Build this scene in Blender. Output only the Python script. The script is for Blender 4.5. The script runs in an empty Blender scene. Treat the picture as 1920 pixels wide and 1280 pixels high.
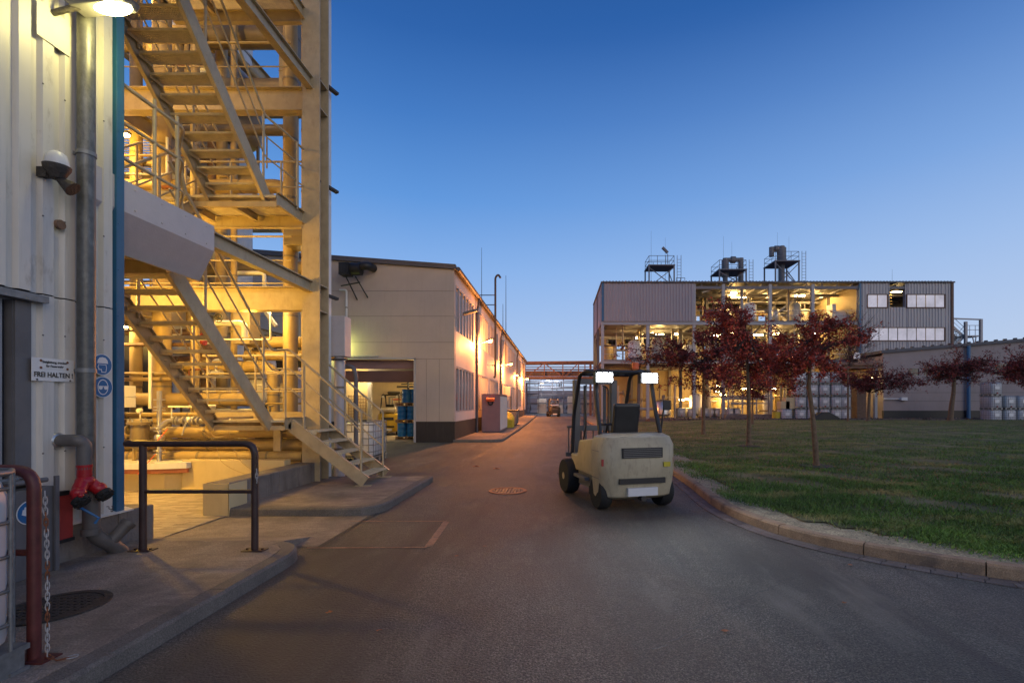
import bpy, bmesh, math, random
from math import radians as R, sin, cos, pi, sqrt
from mathutils import Vector, Matrix
S = bpy.context.scene
# ---------------- camera: level wide shift lens, 1.65 m above the yard ----------------
H = 1.65; K = 907.0
cd = bpy.data.cameras.new('camera'); cam = bpy.data.objects.new('camera', cd); S.collection.objects.link(cam)
cam.location = (0, 0, H); cam.rotation_euler = (R(90), 0, 0)
cd.lens = 36*K/1920; cd.sensor_width = 36; cd.shift_x = -86/1920; cd.shift_y = 117/1920
cd.clip_start = .05; cd.clip_end = 3000
S.camera = cam
def P(px, py, D): return Vector(((px-1046)/K*D, D, H-(py-757)/K*D))
# ---------------- sky ----------------
W = bpy.data.worlds.new("World"); S.world = W; W.use_nodes = True
nt = W.node_tree; N = nt.nodes; L = nt.links
bg = N['Background']
sky = N.new('ShaderNodeTexSky'); sky.sky_type = 'NISHITA'; sky.sun_disc = False
sky.sun_elevation = R(1.0); sky.sun_rotation = R(150); sky.air_density = 1.0; sky.dust_density = .3; sky.ozone_density = 6
tc = N.new('ShaderNodeTexCoord'); sx = N.new('ShaderNodeSeparateXYZ'); L.new(tc.outputs['Generated'], sx.inputs[0])
rp = N.new('ShaderNodeValToRGB'); L.new(sx.outputs['Z'], rp.inputs[0])
el = rp.color_ramp.elements
SKY = [(0.0, (.56, .64, .80)), (.08, (.45, .59, .83)), (.16, (.36, .53, .84)), (.26, (.25, .45, .82)), (.38, (.125, .32, .72)), (.5, (.062, .205, .555)), (.6, (.030, .128, .41)), (.72, (.018, .085, .30)), (1.0, (.012, .06, .22))]
el[0].position = SKY[0][0]; el[0].color = SKY[0][1]+(1,); el[1].position = 1; el[1].color = SKY[-1][1]+(1,)
for p, c in SKY[1:-1]:
    e = el.new(p); e.color = c+(1,)
# twilight: the deep-blue afterglow grading lies over the low-sun sky model
mxs = N.new('ShaderNodeMixRGB'); mxs.inputs[0].default_value = .97; L.new(sky.outputs[0], mxs.inputs[1]); L.new(rp.outputs[0], mxs.inputs[2])
# paler lilac towards the west (right)
mr = N.new('ShaderNodeMapRange'); mr.inputs[1].default_value = -.25; mr.inputs[2].default_value = .85; L.new(sx.outputs['X'], mr.inputs[0])
mz = N.new('ShaderNodeMapRange'); mz.inputs[1].default_value = .62; mz.inputs[2].default_value = .0; L.new(sx.outputs['Z'], mz.inputs[0])
mm = N.new('ShaderNodeMath'); mm.operation = 'MULTIPLY'; L.new(mr.outputs[0], mm.inputs[0]); L.new(mz.outputs[0], mm.inputs[1])
m2 = N.new('ShaderNodeMath'); m2.operation = 'MULTIPLY'; L.new(mm.outputs[0], m2.inputs[0]); m2.inputs[1].default_value = .62
mxw = N.new('ShaderNodeMixRGB'); L.new(m2.outputs[0], mxw.inputs[0]); L.new(mxs.outputs[0], mxw.inputs[1]); mxw.inputs[2].default_value = (.56, .66, .84, 1)
L.new(mxw.outputs[0], bg.inputs[0]); bg.inputs[1].default_value = 1.0
# afterglow from behind the camera, on the right
sd = bpy.data.lights.new('afterglow', 'SUN'); sd.energy = .66; sd.angle = R(45); sd.color = (1, .78, .50)
so = bpy.data.objects.new('afterglow', sd); S.collection.objects.link(so)
so.rotation_euler = Vector((-.55, .72, -.36)).to_track_quat('-Z', 'Y').to_euler()
S.view_settings.view_transform = 'Standard'; S.view_settings.look = 'None'; S.view_settings.exposure = 0; S.view_settings.gamma = 1
S.cycles.use_denoising = True; S.cycles.max_bounces = 6; S.cycles.sample_clamp_indirect = 4
# ---------------- helpers ----------------
class MB:
    def __init__(s): s.v = []; s.f = []; s.M = None
    def add(s, vs, fs):
        o = len(s.v)
        if s.M is not None: vs = [tuple(s.M @ Vector(p)) for p in vs]
        s.v += [tuple(p) for p in vs]; s.f += [tuple(i+o for i in f) for f in fs]; return s
    def box(s, a, b):
        x0, y0, z0 = [min(a[i], b[i]) for i in range(3)]; x1, y1, z1 = [max(a[i], b[i]) for i in range(3)]
        return s.add([(x0,y0,z0),(x1,y0,z0),(x1,y1,z0),(x0,y1,z0),(x0,y0,z1),(x1,y0,z1),(x1,y1,z1),(x0,y1,z1)],
                     [(0,3,2,1),(4,5,6,7),(0,1,5,4),(1,2,6,5),(2,3,7,6),(3,0,4,7)])
    def cb(s, c, d): return s.box([c[i]-d[i]/2 for i in range(3)], [c[i]+d[i]/2 for i in range(3)])
    def bar(s, p, q, w, h, up=(0,0,1)):
        p = Vector(p); q = Vector(q); d = (q-p).normalized(); u = Vector(up)
        if abs(d.dot(u)) > .98: u = Vector((0,1,0))
        r = d.cross(u).normalized(); u = r.cross(d)
        vs = []
        for e in (p, q):
            for a, b in ((-1,-1),(1,-1),(1,1),(-1,1)): vs.append(e+r*(a*w/2)+u*(b*h/2))
        return s.add(vs, [(0,1,2,3),(7,6,5,4),(0,4,5,1),(1,5,6,2),(2,6,7,3),(3,7,4,0)])
    def ibeam(s, p, q, w, h, t=.015, up=(0,0,1)):
        p = Vector(p); q = Vector(q); d = (q-p).normalized(); u = Vector(up)
        if abs(d.dot(u)) > .98: u = Vector((0,1,0))
        r = d.cross(u).normalized(); u = r.cross(d); o = u*(h/2-t/2)
        s.bar(p+o, q+o, w, t, u); s.bar(p-o, q-o, w, t, u); s.bar(p, q, t, h-2*t-.002, u); return s
    def chan(s, p, q, w, h, t=.012, side=1, up=(0,0,1)):
        p = Vector(p); q = Vector(q); d = (q-p).normalized(); u = Vector(up)
        r = d.cross(u).normalized(); u = r.cross(d); o = u*(h/2-t/2)
        s.bar(p+o, q+o, w, t, u); s.bar(p-o, q-o, w, t, u); k = r*(side*(w/2-t/2)); s.bar(p+k, q+k, t, h-2*t-.002, u); return s
    def tube(s, pts, r, n=10, cap=True, r1=None):
        pts = [Vector(p) for p in pts]; m = len(pts); rs = r if isinstance(r, (list, tuple)) else [r + ((r1-r)*i/(m-1) if r1 is not None else 0) for i in range(m)]
        vs = []; fs = []; u = None
        for i, p in enumerate(pts):
            d = ((pts[i+1]-p).normalized() if i < m-1 else Vector((0,0,0))) + ((p-pts[i-1]).normalized() if i > 0 else Vector((0,0,0)))
            d = d.normalized() if d.length > 1e-6 else Vector((0,0,1))
            if u is None: u = Vector((0,0,1)) if abs(d.z) < .9 else Vector((1,0,0))
            u = (u - d*u.dot(d)); u = u.normalized() if u.length > 1e-5 else d.orthogonal().normalized(); w = d.cross(u)
            for k in range(n): a = 2*pi*k/n; vs.append(p+(u*cos(a)+w*sin(a))*rs[i])
        for i in range(m-1):
            for k in range(n): fs.append((i*n+k, i*n+(k+1)%n, (i+1)*n+(k+1)%n, (i+1)*n+k))
        if cap: fs += [tuple(range(n-1, -1, -1)), tuple((m-1)*n+k for k in range(n))]
        return s.add(vs, fs)
    def cyl(s, p, q, r, n=14): return s.tube([p, q], r, n)
    def sph(s, c, r, n=12, m=8, sc=(1,1,1)):
        vs = [(c[0], c[1], c[2]-r*sc[2])]; fs = []
        for j in range(1, m):
            t = -pi/2+pi*j/m
            for k in range(n): a = 2*pi*k/n; vs.append((c[0]+r*sc[0]*cos(t)*cos(a), c[1]+r*sc[1]*cos(t)*sin(a), c[2]+r*sc[2]*sin(t)))
        vs.append((c[0], c[1], c[2]+r*sc[2])); e = len(vs)-1
        for k in range(n): fs.append((0, 1+(k+1)%n, 1+k)); fs.append((e, e-n+k, e-n+(k+1)%n))
        for j in range(m-2):
            for k in range(n): a = 1+j*n; fs.append((a+k, a+(k+1)%n, a+n+(k+1)%n, a+n+k))
        return s.add(vs, fs)
    def lathe(s, c, prof, n=20):   # prof (r,z) about +Z at c
        vs = []; fs = []; m = len(prof)
        for r, z in prof:
            for k in range(n): a = 2*pi*k/n; vs.append((c[0]+max(r, 1e-4)*cos(a), c[1]+max(r, 1e-4)*sin(a), c[2]+z))
        for i in range(m-1):
            for k in range(n): fs.append((i*n+k, i*n+(k+1)%n, (i+1)*n+(k+1)%n, (i+1)*n+k))
        fs += [tuple(range(n-1, -1, -1)), tuple((m-1)*n+k for k in range(n))]
        return s.add(vs, fs)
    def prism(s, poly, v):         # planar 3-D polygon swept by vector v
        n = len(poly); v = Vector(v); a = [Vector(p) for p in poly]; b = [p+v for p in a]
        return s.add(a+b, [tuple(range(n)), tuple(range(2*n-1, n-1, -1))]+[(i, i+n, (i+1)%n+n, (i+1)%n) for i in range(n)])
    def disc(s, c, r, n=32, axis='z', t=.01, sx=1):
        ax = {'z': (0,0,1), 'x': (1,0,0), 'y': (0,1,0)}[axis]; c = Vector(c); return s.cyl(c, c+Vector(ax)*t, r, n)
    def torus(s, c, R0, r, axis='z', n=32, m=8):
        c = Vector(c); pts = []
        for k in range(n+1):
            a = 2*pi*k/n
            o = {'z': (cos(a), sin(a), 0), 'x': (0, cos(a), sin(a)), 'y': (cos(a), 0, sin(a))}[axis]; pts.append(c+Vector(o)*R0)
        return s.tube(pts, r, m, cap=False)
    def corr(s, p0, p1, z0, z1, out, per=.2, dep=.04, t=.004, f=(.4, .12, .36)):
        """trapezoid sheet between plan points p0,p1; out = outward plan vector"""
        p0 = Vector((p0[0], p0[1], 0)); p1 = Vector((p1[0], p1[1], 0)); d = (p1-p0); Ln = d.length; d.normalize(); o = Vector((out[0], out[1], 0)).normalized()
        ks = [(0, 0)]; x = 0
        while x < Ln-1e-4:
            for a, h in ((f[0], 0), (f[0]+f[1], 1), (f[0]+f[1]+f[2], 1), (1, 0)):
                xx = x+a*per
                if xx <= Ln: ks.append((xx, h))
            x += per
        if ks[-1][0] < Ln-1e-4: ks.append((Ln, ks[-1][1]))
        vs = []; fs = []
        for k, (x, h) in enumerate(ks):
            q = p0+d*x+o*(h*dep); vs += [(q.x, q.y, z0), (q.x, q.y, z1)]
        fs = [(2*i, 2*i+2, 2*i+3, 2*i+1) for i in range(len(ks)-1)]
        return s.add(vs, fs)
def arc(path, rad, n=5):
    """round the corners of a polyline"""
    p = [Vector(q) for q in path]; out = [p[0]]
    for i in range(1, len(p)-1):
        a = (p[i-1]-p[i]); b = (p[i+1]-p[i]); k = min(rad, a.length*.49, b.length*.49); a.normalize(); b.normalize()
        for j in range(n+1):
            t = j/n; out.append((p[i]+a*k)*(1-t)**2+p[i]*2*t*(1-t)+(p[i]+b*k)*t*t)
    out.append(p[-1]); return out
def mk(name, mb, m, smooth=None, bevel=0):
    me = bpy.data.meshes.new(name); me.from_pydata(mb.v, [], mb.f); me.update()
    if m: me.materials.append(m)
    o = bpy.data.objects.new(name, me); S.collection.objects.link(o)
    if smooth:
        me.polygons.foreach_set('use_smooth', [True]*len(me.polygons))
        try: me.set_sharp_from_angle(angle=R(smooth))
        except Exception: pass
    if bevel:
        b = o.modifiers.new('bevel', 'BEVEL'); b.width = bevel; b.segments = 2; b.limit_method = 'ANGLE'; b.angle_limit = R(50)
    return o
def thing(name, label, cat, loc=(0,0,0), group=None, rz=0):
    o = bpy.data.objects.new(name, None); S.collection.objects.link(o); o.location = loc; o.rotation_euler = (0,0,rz); o.empty_display_size = .2
    o['label'] = label; o['category'] = cat
    if group: o['group'] = group
    return o
def part(name, mb, m, par, label=None, smooth=None, bevel=0):
    o = mk(name, mb, m, smooth, bevel); o.parent = par
    if par.type == 'EMPTY': o.location = -par.location
    if label: o['label'] = label
    return o
def solo(name, label, cat, mb, m, group=None, smooth=None, bevel=0):
    o = mk(name, mb, m, smooth, bevel); xs = [v[0] for v in mb.v]; ys = [v[1] for v in mb.v]; zs = [v[2] for v in mb.v]
    c = Vector(((min(xs)+max(xs))/2, (min(ys)+max(ys))/2, min(zs)))
    o.data.transform(Matrix.Translation(-c)); o.location = c; o['label'] = label; o['category'] = cat
    if group: o['group'] = group
    return o
def struct(name, mb, m, kind='structure', smooth=None, bevel=0):
    o = mk(name, mb, m, smooth, bevel); o['kind'] = kind; return o
def copytree(r, loc, label=None, rz=None, group=None):
    def cp(o, par):
        c = o.copy(); S.collection.objects.link(c); c.parent = par
        for ch in o.children: cp(ch, c)
        return c
    n = cp(r, None); n.location = loc
    if label: n['label'] = label
    if rz is not None: n.rotation_euler = (0,0,rz)
    if group: n['group'] = group
    return n
ORD = ['first','second','third','fourth','fifth','sixth','seventh','eighth','ninth','tenth','eleventh','twelfth','thirteenth','fourteenth','fifteenth','sixteenth']
def text(name, s, size, m, par, M, offset=.0, align='CENTER', spacing=1.0, sx=1.0):
    c = bpy.data.curves.new(name, 'FONT'); c.body = s; c.size = size; c.align_x = align; c.align_y = 'CENTER'; c.offset = offset; c.extrude = .0006; c.space_character = spacing
    o0 = bpy.data.objects.new('tmp', c); S.collection.objects.link(o0); bpy.context.view_layer.update()
    me = bpy.data.meshes.new_from_object(o0.evaluated_get(bpy.context.evaluated_depsgraph_get())); bpy.data.objects.remove(o0); me.materials.clear(); me.materials.append(m)
    o = bpy.data.objects.new(name, me); S.collection.objects.link(o); o.parent = par
    o.matrix_local = M @ Matrix.Diagonal((sx, 1, 1, 1)); return o
# ---------------- materials ----------------
def mat(name, col, rough=.6, metal=0, var=.2, scale=2.5, bump=0, bscale=30, streak=0, scol=None, emit=0, spec=.5, isl=0, alpha=1, trans=0, st=(1,1,.12), grain=0):
    m = bpy.data.materials.new(name); m.use_nodes = True; t = m.node_tree; n = t.nodes; l = t.links; b = n['Principled BSDF']
    b.inputs['Roughness'].default_value = rough; b.inputs['Metallic'].default_value = metal; b.inputs['Specular IOR Level'].default_value = spec
    if trans: b.inputs['Transmission Weight'].default_value = trans
    if emit:
        b.inputs['Base Color'].default_value = col+(1,); b.inputs['Emission Color'].default_value = col+(1,); b.inputs['Emission Strength'].default_value = emit; return m
    tcn = n.new('ShaderNodeTexCoord'); g = n.new('ShaderNodeNewGeometry')
    nz = n.new('ShaderNodeTexNoise'); nz.inputs['Scale'].default_value = scale; nz.inputs['Detail'].default_value = 6; nz.inputs['Roughness'].default_value = .62
    l.new(g.outputs['Position'], nz.inputs['Vector'])
    cr = n.new('ShaderNodeValToRGB'); e = cr.color_ramp.elements
    e[0].position = .3; e[1].position = .7
    e[0].color = tuple(max(0, c*(1-var)) for c in col)+(1,); e[1].color = tuple(min(1, c*(1+var*.7)) for c in col)+(1,)
    l.new(nz.outputs[0], cr.inputs[0]); out = cr.outputs[0]
    if streak:
        mp = n.new('ShaderNodeMapping'); mp.inputs['Scale'].default_value = st; l.new(g.outputs['Position'], mp.inputs[0])
        n2 = n.new('ShaderNodeTexNoise'); n2.inputs['Scale'].default_value = 9; n2.inputs['Detail'].default_value = 8; n2.inputs['Roughness'].default_value = .7; l.new(mp.outputs[0], n2.inputs['Vector'])
        c2 = n.new('ShaderNodeValToRGB'); c2.color_ramp.elements[0].position = .52; c2.color_ramp.elements[1].position = .72; l.new(n2.outputs[0], c2.inputs[0])
        ml = n.new('ShaderNodeMath'); ml.operation = 'MULTIPLY'; ml.inputs[1].default_value = streak; l.new(c2.outputs[0], ml.inputs[0])
        mx = n.new('ShaderNodeMixRGB'); l.new(ml.outputs[0], mx.inputs[0]); l.new(out, mx.inputs[1]); mx.inputs[2].default_value = (scol or tuple(c*.35 for c in col))+(1,); out = mx.outputs[0]
    if grain:
        n3 = n.new('ShaderNodeTexNoise'); n3.inputs['Scale'].default_value = bscale*1.7; n3.inputs['Detail'].default_value = 2; l.new(g.outputs['Position'], n3.inputs['Vector'])
        m3 = n.new('ShaderNodeMapRange'); m3.inputs[1].default_value = .3; m3.inputs[2].default_value = .7; m3.inputs[3].default_value = 1-grain; m3.inputs[4].default_value = 1+grain; l.new(n3.outputs[0], m3.inputs[0])
        vm = n.new('ShaderNodeVectorMath'); vm.operation = 'SCALE'; l.new(out, vm.inputs[0]); l.new(m3.outputs[0], vm.inputs['Scale']); out = vm.outputs[0]
    if isl:
        m3 = n.new('ShaderNodeMapRange'); m3.inputs[3].default_value = 1-isl; m3.inputs[4].default_value = 1+isl; l.new(g.outputs['Random Per Island'], m3.inputs[0])
        vm = n.new('ShaderNodeVectorMath'); vm.operation = 'SCALE'; l.new(out, vm.inputs[0]); l.new(m3.outputs[0], vm.inputs['Scale']); out = vm.outputs[0]
    l.new(out, b.inputs['Base Color'])
    mr = n.new('ShaderNodeMapRange'); mr.inputs[3].default_value = max(0, rough-.12); mr.inputs[4].default_value = min(1, rough+.12); l.new(nz.outputs[0], mr.inputs[0]); l.new(mr.outputs[0], b.inputs['Roughness'])
    if bump:
        nb = n.new('ShaderNodeTexNoise'); nb.inputs['Scale'].default_value = bscale; nb.inputs['Detail'].default_value = 4; l.new(g.outputs['Position'], nb.inputs['Vector'])
        bp = n.new('ShaderNodeBump'); bp.inputs['Strength'].default_value = bump; bp.inputs['Distance'].default_value = .02; l.new(nb.outputs[0], bp.inputs['Height']); l.new(bp.outputs[0], b.inputs['Normal'])
    return m
def patch(m, colB, scale, lo, hi, vec=(1,1,1), seed=0):
    """second colour blended in by large noise patches"""
    t = m.node_tree; n = t.nodes; l = t.links; b = n['Principled BSDF']; src = b.inputs['Base Color'].links[0].from_socket
    g = n.new('ShaderNodeNewGeometry'); mp = n.new('ShaderNodeMapping'); mp.inputs['Scale'].default_value = vec; mp.inputs['Location'].default_value = (seed, seed*2, 0); l.new(g.outputs['Position'], mp.inputs[0])
    z = n.new('ShaderNodeTexNoise'); z.inputs['Scale'].default_value = scale; z.inputs['Detail'].default_value = 7; z.inputs['Roughness'].default_value = .65; l.new(mp.outputs[0], z.inputs['Vector'])
    c = n.new('ShaderNodeValToRGB'); c.color_ramp.elements[0].position = lo; c.color_ramp.elements[1].position = hi; l.new(z.outputs[0], c.inputs[0])
    x = n.new('ShaderNodeMixRGB'); l.new(c.outputs[0], x.inputs[0]); l.new(src, x.inputs[1])
    x.inputs[2].default_value = colB+(1,); l.new(x.outputs[0], b.inputs['Base Color']); return m
def speck(m, scale, lo, hi):
    t = m.node_tree; n = t.nodes; l = t.links; b = n['Principled BSDF']; src = b.inputs['Base Color'].links[0].from_socket
    g = n.new('ShaderNodeNewGeometry'); v = n.new('ShaderNodeTexVoronoi'); v.inputs['Scale'].default_value = scale; l.new(g.outputs['Position'], v.inputs['Vector'])
    s = n.new('ShaderNodeSeparateColor'); l.new(v.outputs['Color'], s.inputs[0]); pw = n.new('ShaderNodeMath'); pw.operation = 'POWER'; pw.inputs[1].default_value = 2.2; l.new(s.outputs[0], pw.inputs[0])
    r = n.new('ShaderNodeMapRange'); r.inputs[3].default_value = lo; r.inputs[4].default_value = hi; l.new(pw.outputs[0], r.inputs[0])
    x = n.new('ShaderNodeVectorMath'); x.operation = 'SCALE'; l.new(src, x.inputs[0]); l.new(r.outputs[0], x.inputs['Scale']); l.new(x.outputs[0], b.inputs['Base Color']); return m
M = {}
M['asphalt'] = patch(patch(speck(mat('asphalt', (.148,.132,.106), .7, var=.3, scale=1.2, bump=1.0, bscale=55, grain=.5, spec=.35), 115, .6, 1.6), (.084,.072,.056), .45, .45, .62, (1,.35,1)), (.205,.182,.148), .8, .56, .75, (1.6,.5,1), 5)
M['concrete'] = patch(mat('concrete', (.27,.225,.185), .88, var=.28, scale=3, bump=.5, bscale=60, streak=.5, st=(.25,1.5,1), grain=.25), (.14,.115,.095), .9, .46, .66)
M['kerbstone'] = patch(mat('kerbstone', (.15,.135,.12), .85, var=.25, scale=5, bump=.4, bscale=90, grain=.3), (.07,.065,.06), 2.5, .5, .7)
M['kerblit'] = patch(mat('kerblit', (.36,.24,.14), .85, var=.25, scale=5, bump=.4, bscale=90, grain=.3), (.12,.09,.07), 2.0, .5, .7)  # kerbstone copy with the warm lamp light put into its colour
M['paver'] = mat('paver', (.15,.12,.105), .85, var=.25, scale=4, bump=.4, bscale=60, isl=.25, grain=.3)
M['brickpave'] = mat('brickpave', (.36,.30,.22), .8, var=.2, scale=4, bump=.3, bscale=60, isl=.18)
M['soil'] = patch(mat('soil', (.10,.105,.03), .95, var=.5, scale=3, bump=.8, bscale=25, grain=.5), (.22,.19,.075), .7, .48, .62)
M['dirt'] = mat('dirt', (.06,.052,.045), .95, var=.4, scale=.6, bump=.5, bscale=10)
M['rubble'] = mat('rubble', (.10,.07,.055), .95, var=.4, scale=3, isl=.5)
M['wallwhite'] = mat('wallwhite', (.63,.60,.55), .42, var=.07, scale=1.5, streak=.38, scol=(.28,.26,.22), st=(1,1,.06))
M['blue'] = mat('blue', (.025,.12,.24), .45, var=.15, scale=3, streak=.3, scol=(.12,.14,.15))
M['galv'] = mat('galv', (.23,.235,.24), .5, .55, var=.3, scale=14, streak=.35, scol=(.42,.42,.42), st=(1,1,.25))
M['pipedark'] = mat('pipedark', (.12,.12,.115), .45, .4, var=.3, scale=14, streak=.5, scol=(.32,.32,.32), st=(1,1,.35))
M['greyplastic'] = mat('greyplastic', (.115,.105,.10), .5, var=.2, scale=8)
M['grey'] = mat('grey', (.14,.135,.14), .55, var=.18, scale=3, streak=.3)
M['plinth'] = mat('plinth', (.19,.165,.145), .85, var=.3, scale=4, bump=.4, bscale=40, streak=.7, scol=(.07,.055,.05))
M['red'] = mat('red', (.36,.012,.018), .33, var=.15, scale=6)
M['redpanel'] = mat('redpanel', (.34,.035,.03), .55, var=.25, scale=6, streak=.3)
M['barred'] = mat('barred', (.11,.026,.026), .5, var=.35, scale=12, streak=.4, scol=(.08,.03,.02))
M['bardark'] = mat('bardark', (.045,.024,.022), .5, var=.35, scale=10, streak=.4, scol=(.16,.07,.04))
M['black'] = mat('black', (.018,.018,.02), .5, var=.3, scale=6)
M['rubber'] = mat('rubber', (.016,.016,.016), .8, var=.3, scale=8)
M['white'] = mat('white', (.74,.73,.71), .5, var=.06, scale=4)
M['signblue'] = mat('signblue', (.012,.13,.33), .4, var=.1)
M['chainwhite'] = mat('chainwhite', (.36,.36,.37), .6, var=.3, scale=20)
M['worn'] = mat('worn', (.36,.30,.18), .95, var=.45, scale=5, bump=.8, bscale=30, grain=.5)
M['ink'] = mat('ink', (.02,.02,.022), .6)
M['rust'] = mat('rust', (.20,.07,.03), .85, var=.5, scale=20)
M['glassdark'] = mat('glassdark', (.03,.035,.045), .12, var=.3, scale=2)
M['steel'] = mat('steel', (.44,.355,.23), .5, .0, var=.14, scale=5, streak=.55, scol=(.27,.20,.13), st=(1,1,.4), bump=.08, bscale=50)
M['steelcool'] = mat('steelcool', (.30,.30,.32), .45, .15, var=.1, scale=5, streak=.3, scol=(.25,.24,.23), st=(1,1,.3))
M['grating'] = mat('grating', (.62,.54,.38), .55, .1, var=.2, scale=9)
M['pipe'] = mat('pipe', (.38,.275,.125), .5, .05, var=.14, scale=4, streak=.45, scol=(.26,.18,.1), st=(1,1,1), bump=.15, bscale=14)
M['pipegrey'] = mat('pipegrey', (.21,.17,.12), .45, .2, var=.15, scale=4, streak=.35, scol=(.25,.14,.08))
M['alu'] = mat('alu', (.6,.58,.55), .32, .8, var=.12, scale=8, bump=.3, bscale=6)
M['apron'] = mat('apron', (.50,.46,.47), .45, .1, var=.06, scale=6, streak=.2, scol=(.62,.6,.58), st=(1,.2,4), bump=.15, bscale=60)
M['tankwhite'] = mat('tankwhite', (.68,.68,.68), .4, var=.08, scale=2, streak=.2, scol=(.4,.36,.3))
M['cream'] = mat('cream', (.56,.45,.25), .6, var=.1, scale=2, streak=.3, scol=(.4,.3,.17))
M['brownband'] = mat('brownband', (.28,.09,.05), .6, var=.2)
M['orange'] = mat('orange', (.75,.14,.04), .5, var=.15)
M['brown'] = mat('brown', (.17,.10,.065), .75, var=.35, scale=6)
M['shadewall'] = mat('shadewall', (.045,.028,.02), .75, var=.2, scale=2, streak=.4)  # wall colour darkened to stand for shade between the pipes
M['hall'] = mat('hall', (.50,.405,.345), .72, var=.07, scale=1.1, streak=.22, scol=(.36,.26,.19), st=(1,1,.1), bump=.12, bscale=40)
M['hallside'] = mat('hallside', (.62,.53,.5), .6, var=.07, scale=1.1, streak=.3, scol=(.34,.28,.25), st=(1,1,.1))
M['hallplinth'] = mat('hallplinth', (.035,.026,.024), .7, var=.3, scale=2, streak=.3, scol=(.09,.07,.06))
M['fascia'] = mat('fascia', (.10,.085,.09), .6, var=.15)
M['frame'] = mat('frame', (.42,.39,.40), .5, var=.1)
M['winglass'] = mat('winglass', (.16,.15,.17), .15, var=.35, scale=.8, spec=.8)
M['drum'] = mat('drum', (.015,.15,.40), .35, var=.1, scale=4)
M['wood'] = mat('wood', (.36,.22,.12), .8, var=.3, scale=14, streak=.4)
M['forkyellow'] = mat('forkyellow', (.62,.42,.04), .38, var=.08, scale=3)
M['forkcream'] = mat('forkcream', (.42,.36,.24), .42, var=.15, scale=3, streak=.55, scol=(.16,.13,.09), st=(2,2,.7))
M['forkgrey'] = mat('forkgrey', (.16,.155,.15), .5, var=.2)
M['lamponw'] = mat('lamponw', (.92,.96,1.0), emit=45)
M['yelglass'] = mat('yelglass', (1.0,.9,.5), emit=14)
M['strip'] = mat('strip', (1.0,.70,.28), emit=70)
M['tubew'] = mat('tubew', (1.0,.82,.5), emit=12)
M['orangeglow'] = mat('orangeglow', (1.0,.36,.07), emit=60)
M['clad'] = mat('clad', (.30,.285,.31), .55, var=.07, scale=.4, streak=.25, scol=(.2,.18,.17), st=(1,1,.05))
M['cladlight'] = mat('cladlight', (.45,.42,.40), .55, var=.07, scale=.4, streak=.25, scol=(.28,.25,.22), st=(1,1,.05))
M['cladin'] = mat('cladin', (.30,.24,.15), .7, var=.15, scale=.4, streak=.3)
M['frostedglow'] = mat('frostedglow', (.80,.76,.80), .25, var=.25, scale=.5, streak=.3, scol=(.42,.42,.46), st=(1,1,.3))
fb = M['frostedglow'].node_tree.nodes['Principled BSDF']; M['frostedglow'].node_tree.links.new(fb.inputs['Base Color'].links[0].from_socket, fb.inputs['Emission Color']); fb.inputs['Emission Strength'].default_value = .2  # emission stands in for sky reflected in the panes
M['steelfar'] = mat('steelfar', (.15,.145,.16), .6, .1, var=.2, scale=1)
M['rustbeam'] = mat('rustbeam', (.20,.115,.085), .7, var=.3, scale=2)
M['machine'] = mat('machine', (.40,.37,.32), .5, .2, var=.25, scale=1)
M['roofgrey'] = mat('roofgrey', (.10,.10,.11), .7, var=.2, scale=1)
M['lowwall'] = mat('lowwall', (.30,.25,.24), .75, var=.1, scale=.7, streak=.2)
M['ibc'] = mat('ibc', (.62,.62,.64), .35, var=.12, scale=3)
M['bark'] = mat('bark', (.17,.115,.07), .9, var=.4, scale=12, bump=.6, bscale=25)
M['twig'] = mat('twig', (.055,.038,.032), .9, var=.3)
M['leafred'] = mat('leafred', (.33,.045,.026), .6, var=.6, scale=2.2, isl=.8)
M['leafdark'] = mat('leafdark', (.16,.025,.022), .7, var=.6, scale=2, isl=.8)
M['grass'] = patch(mat('grass', (.11,.205,.032), .8, var=.5, scale=1.2, isl=.55), (.44,.36,.14), .75, .52, .66, (.7,1.3,1), 3)
M['leafdry'] = mat('leafdry', (.34,.13,.05), .8, var=.4, scale=20)
M['mark'] = patch(mat('mark', (.34,.20,.13), .85, var=.4, scale=6, grain=.4, bscale=100), (.15,.12,.095), 9, .5, .66)
M['iron'] = mat('iron', (.06,.052,.048), .6, .3, var=.3, scale=14, bump=.5, bscale=50)
M['ironrust'] = mat('ironrust', (.36,.14,.06), .7, .2, var=.4, scale=14)
M['maroon'] = mat('maroon', (.27,.16,.165), .6, var=.1, scale=2)
M['yellowbag'] = mat('yellowbag', (.55,.45,.03), .5, var=.2, scale=10)
M['cable'] = mat('cable', (.05,.045,.04), .6)
patch(M['wallwhite'], (.33,.29,.24), 6, .60, .78, (1,1,.35), 4); patch(M['concrete'], (.30,.26,.22), 3, .58, .70, (.5,2,1), 6)
speck(M['concrete'], 110, .88, 1.2); speck(M['kerbstone'], 120, .88, 1.22); speck(M['kerblit'], 120, .9, 1.18)
patch(M['asphalt'], (.075,.062,.053), 1.0, .52, .72, (2.0,.13,1), 9)
def lamp(kind, loc, e, col, size=.1, aim=None, spot=60, blend=.6):
    d = bpy.data.lights.new('lamp_light', kind); d.energy = e; d.color = col
    if kind == 'AREA': d.shape = 'RECTANGLE'; d.size = size if not isinstance(size, tuple) else size[0]; d.size_y = size if not isinstance(size, tuple) else size[1]
    else: d.shadow_soft_size = size
    if kind == 'SPOT': d.spot_size = R(spot); d.spot_blend = blend
    o = bpy.data.objects.new('lamp_light', d); S.collection.objects.link(o); o.location = loc
    if aim is not None: o.rotation_euler = (Vector(aim)-Vector(loc)).to_track_quat('-Z', 'Y').to_euler()
    return o
YEL = (1.0, .53, .045); WARM = (1.0, .72, .34); SOD = (1.0, .33, .07)
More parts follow.
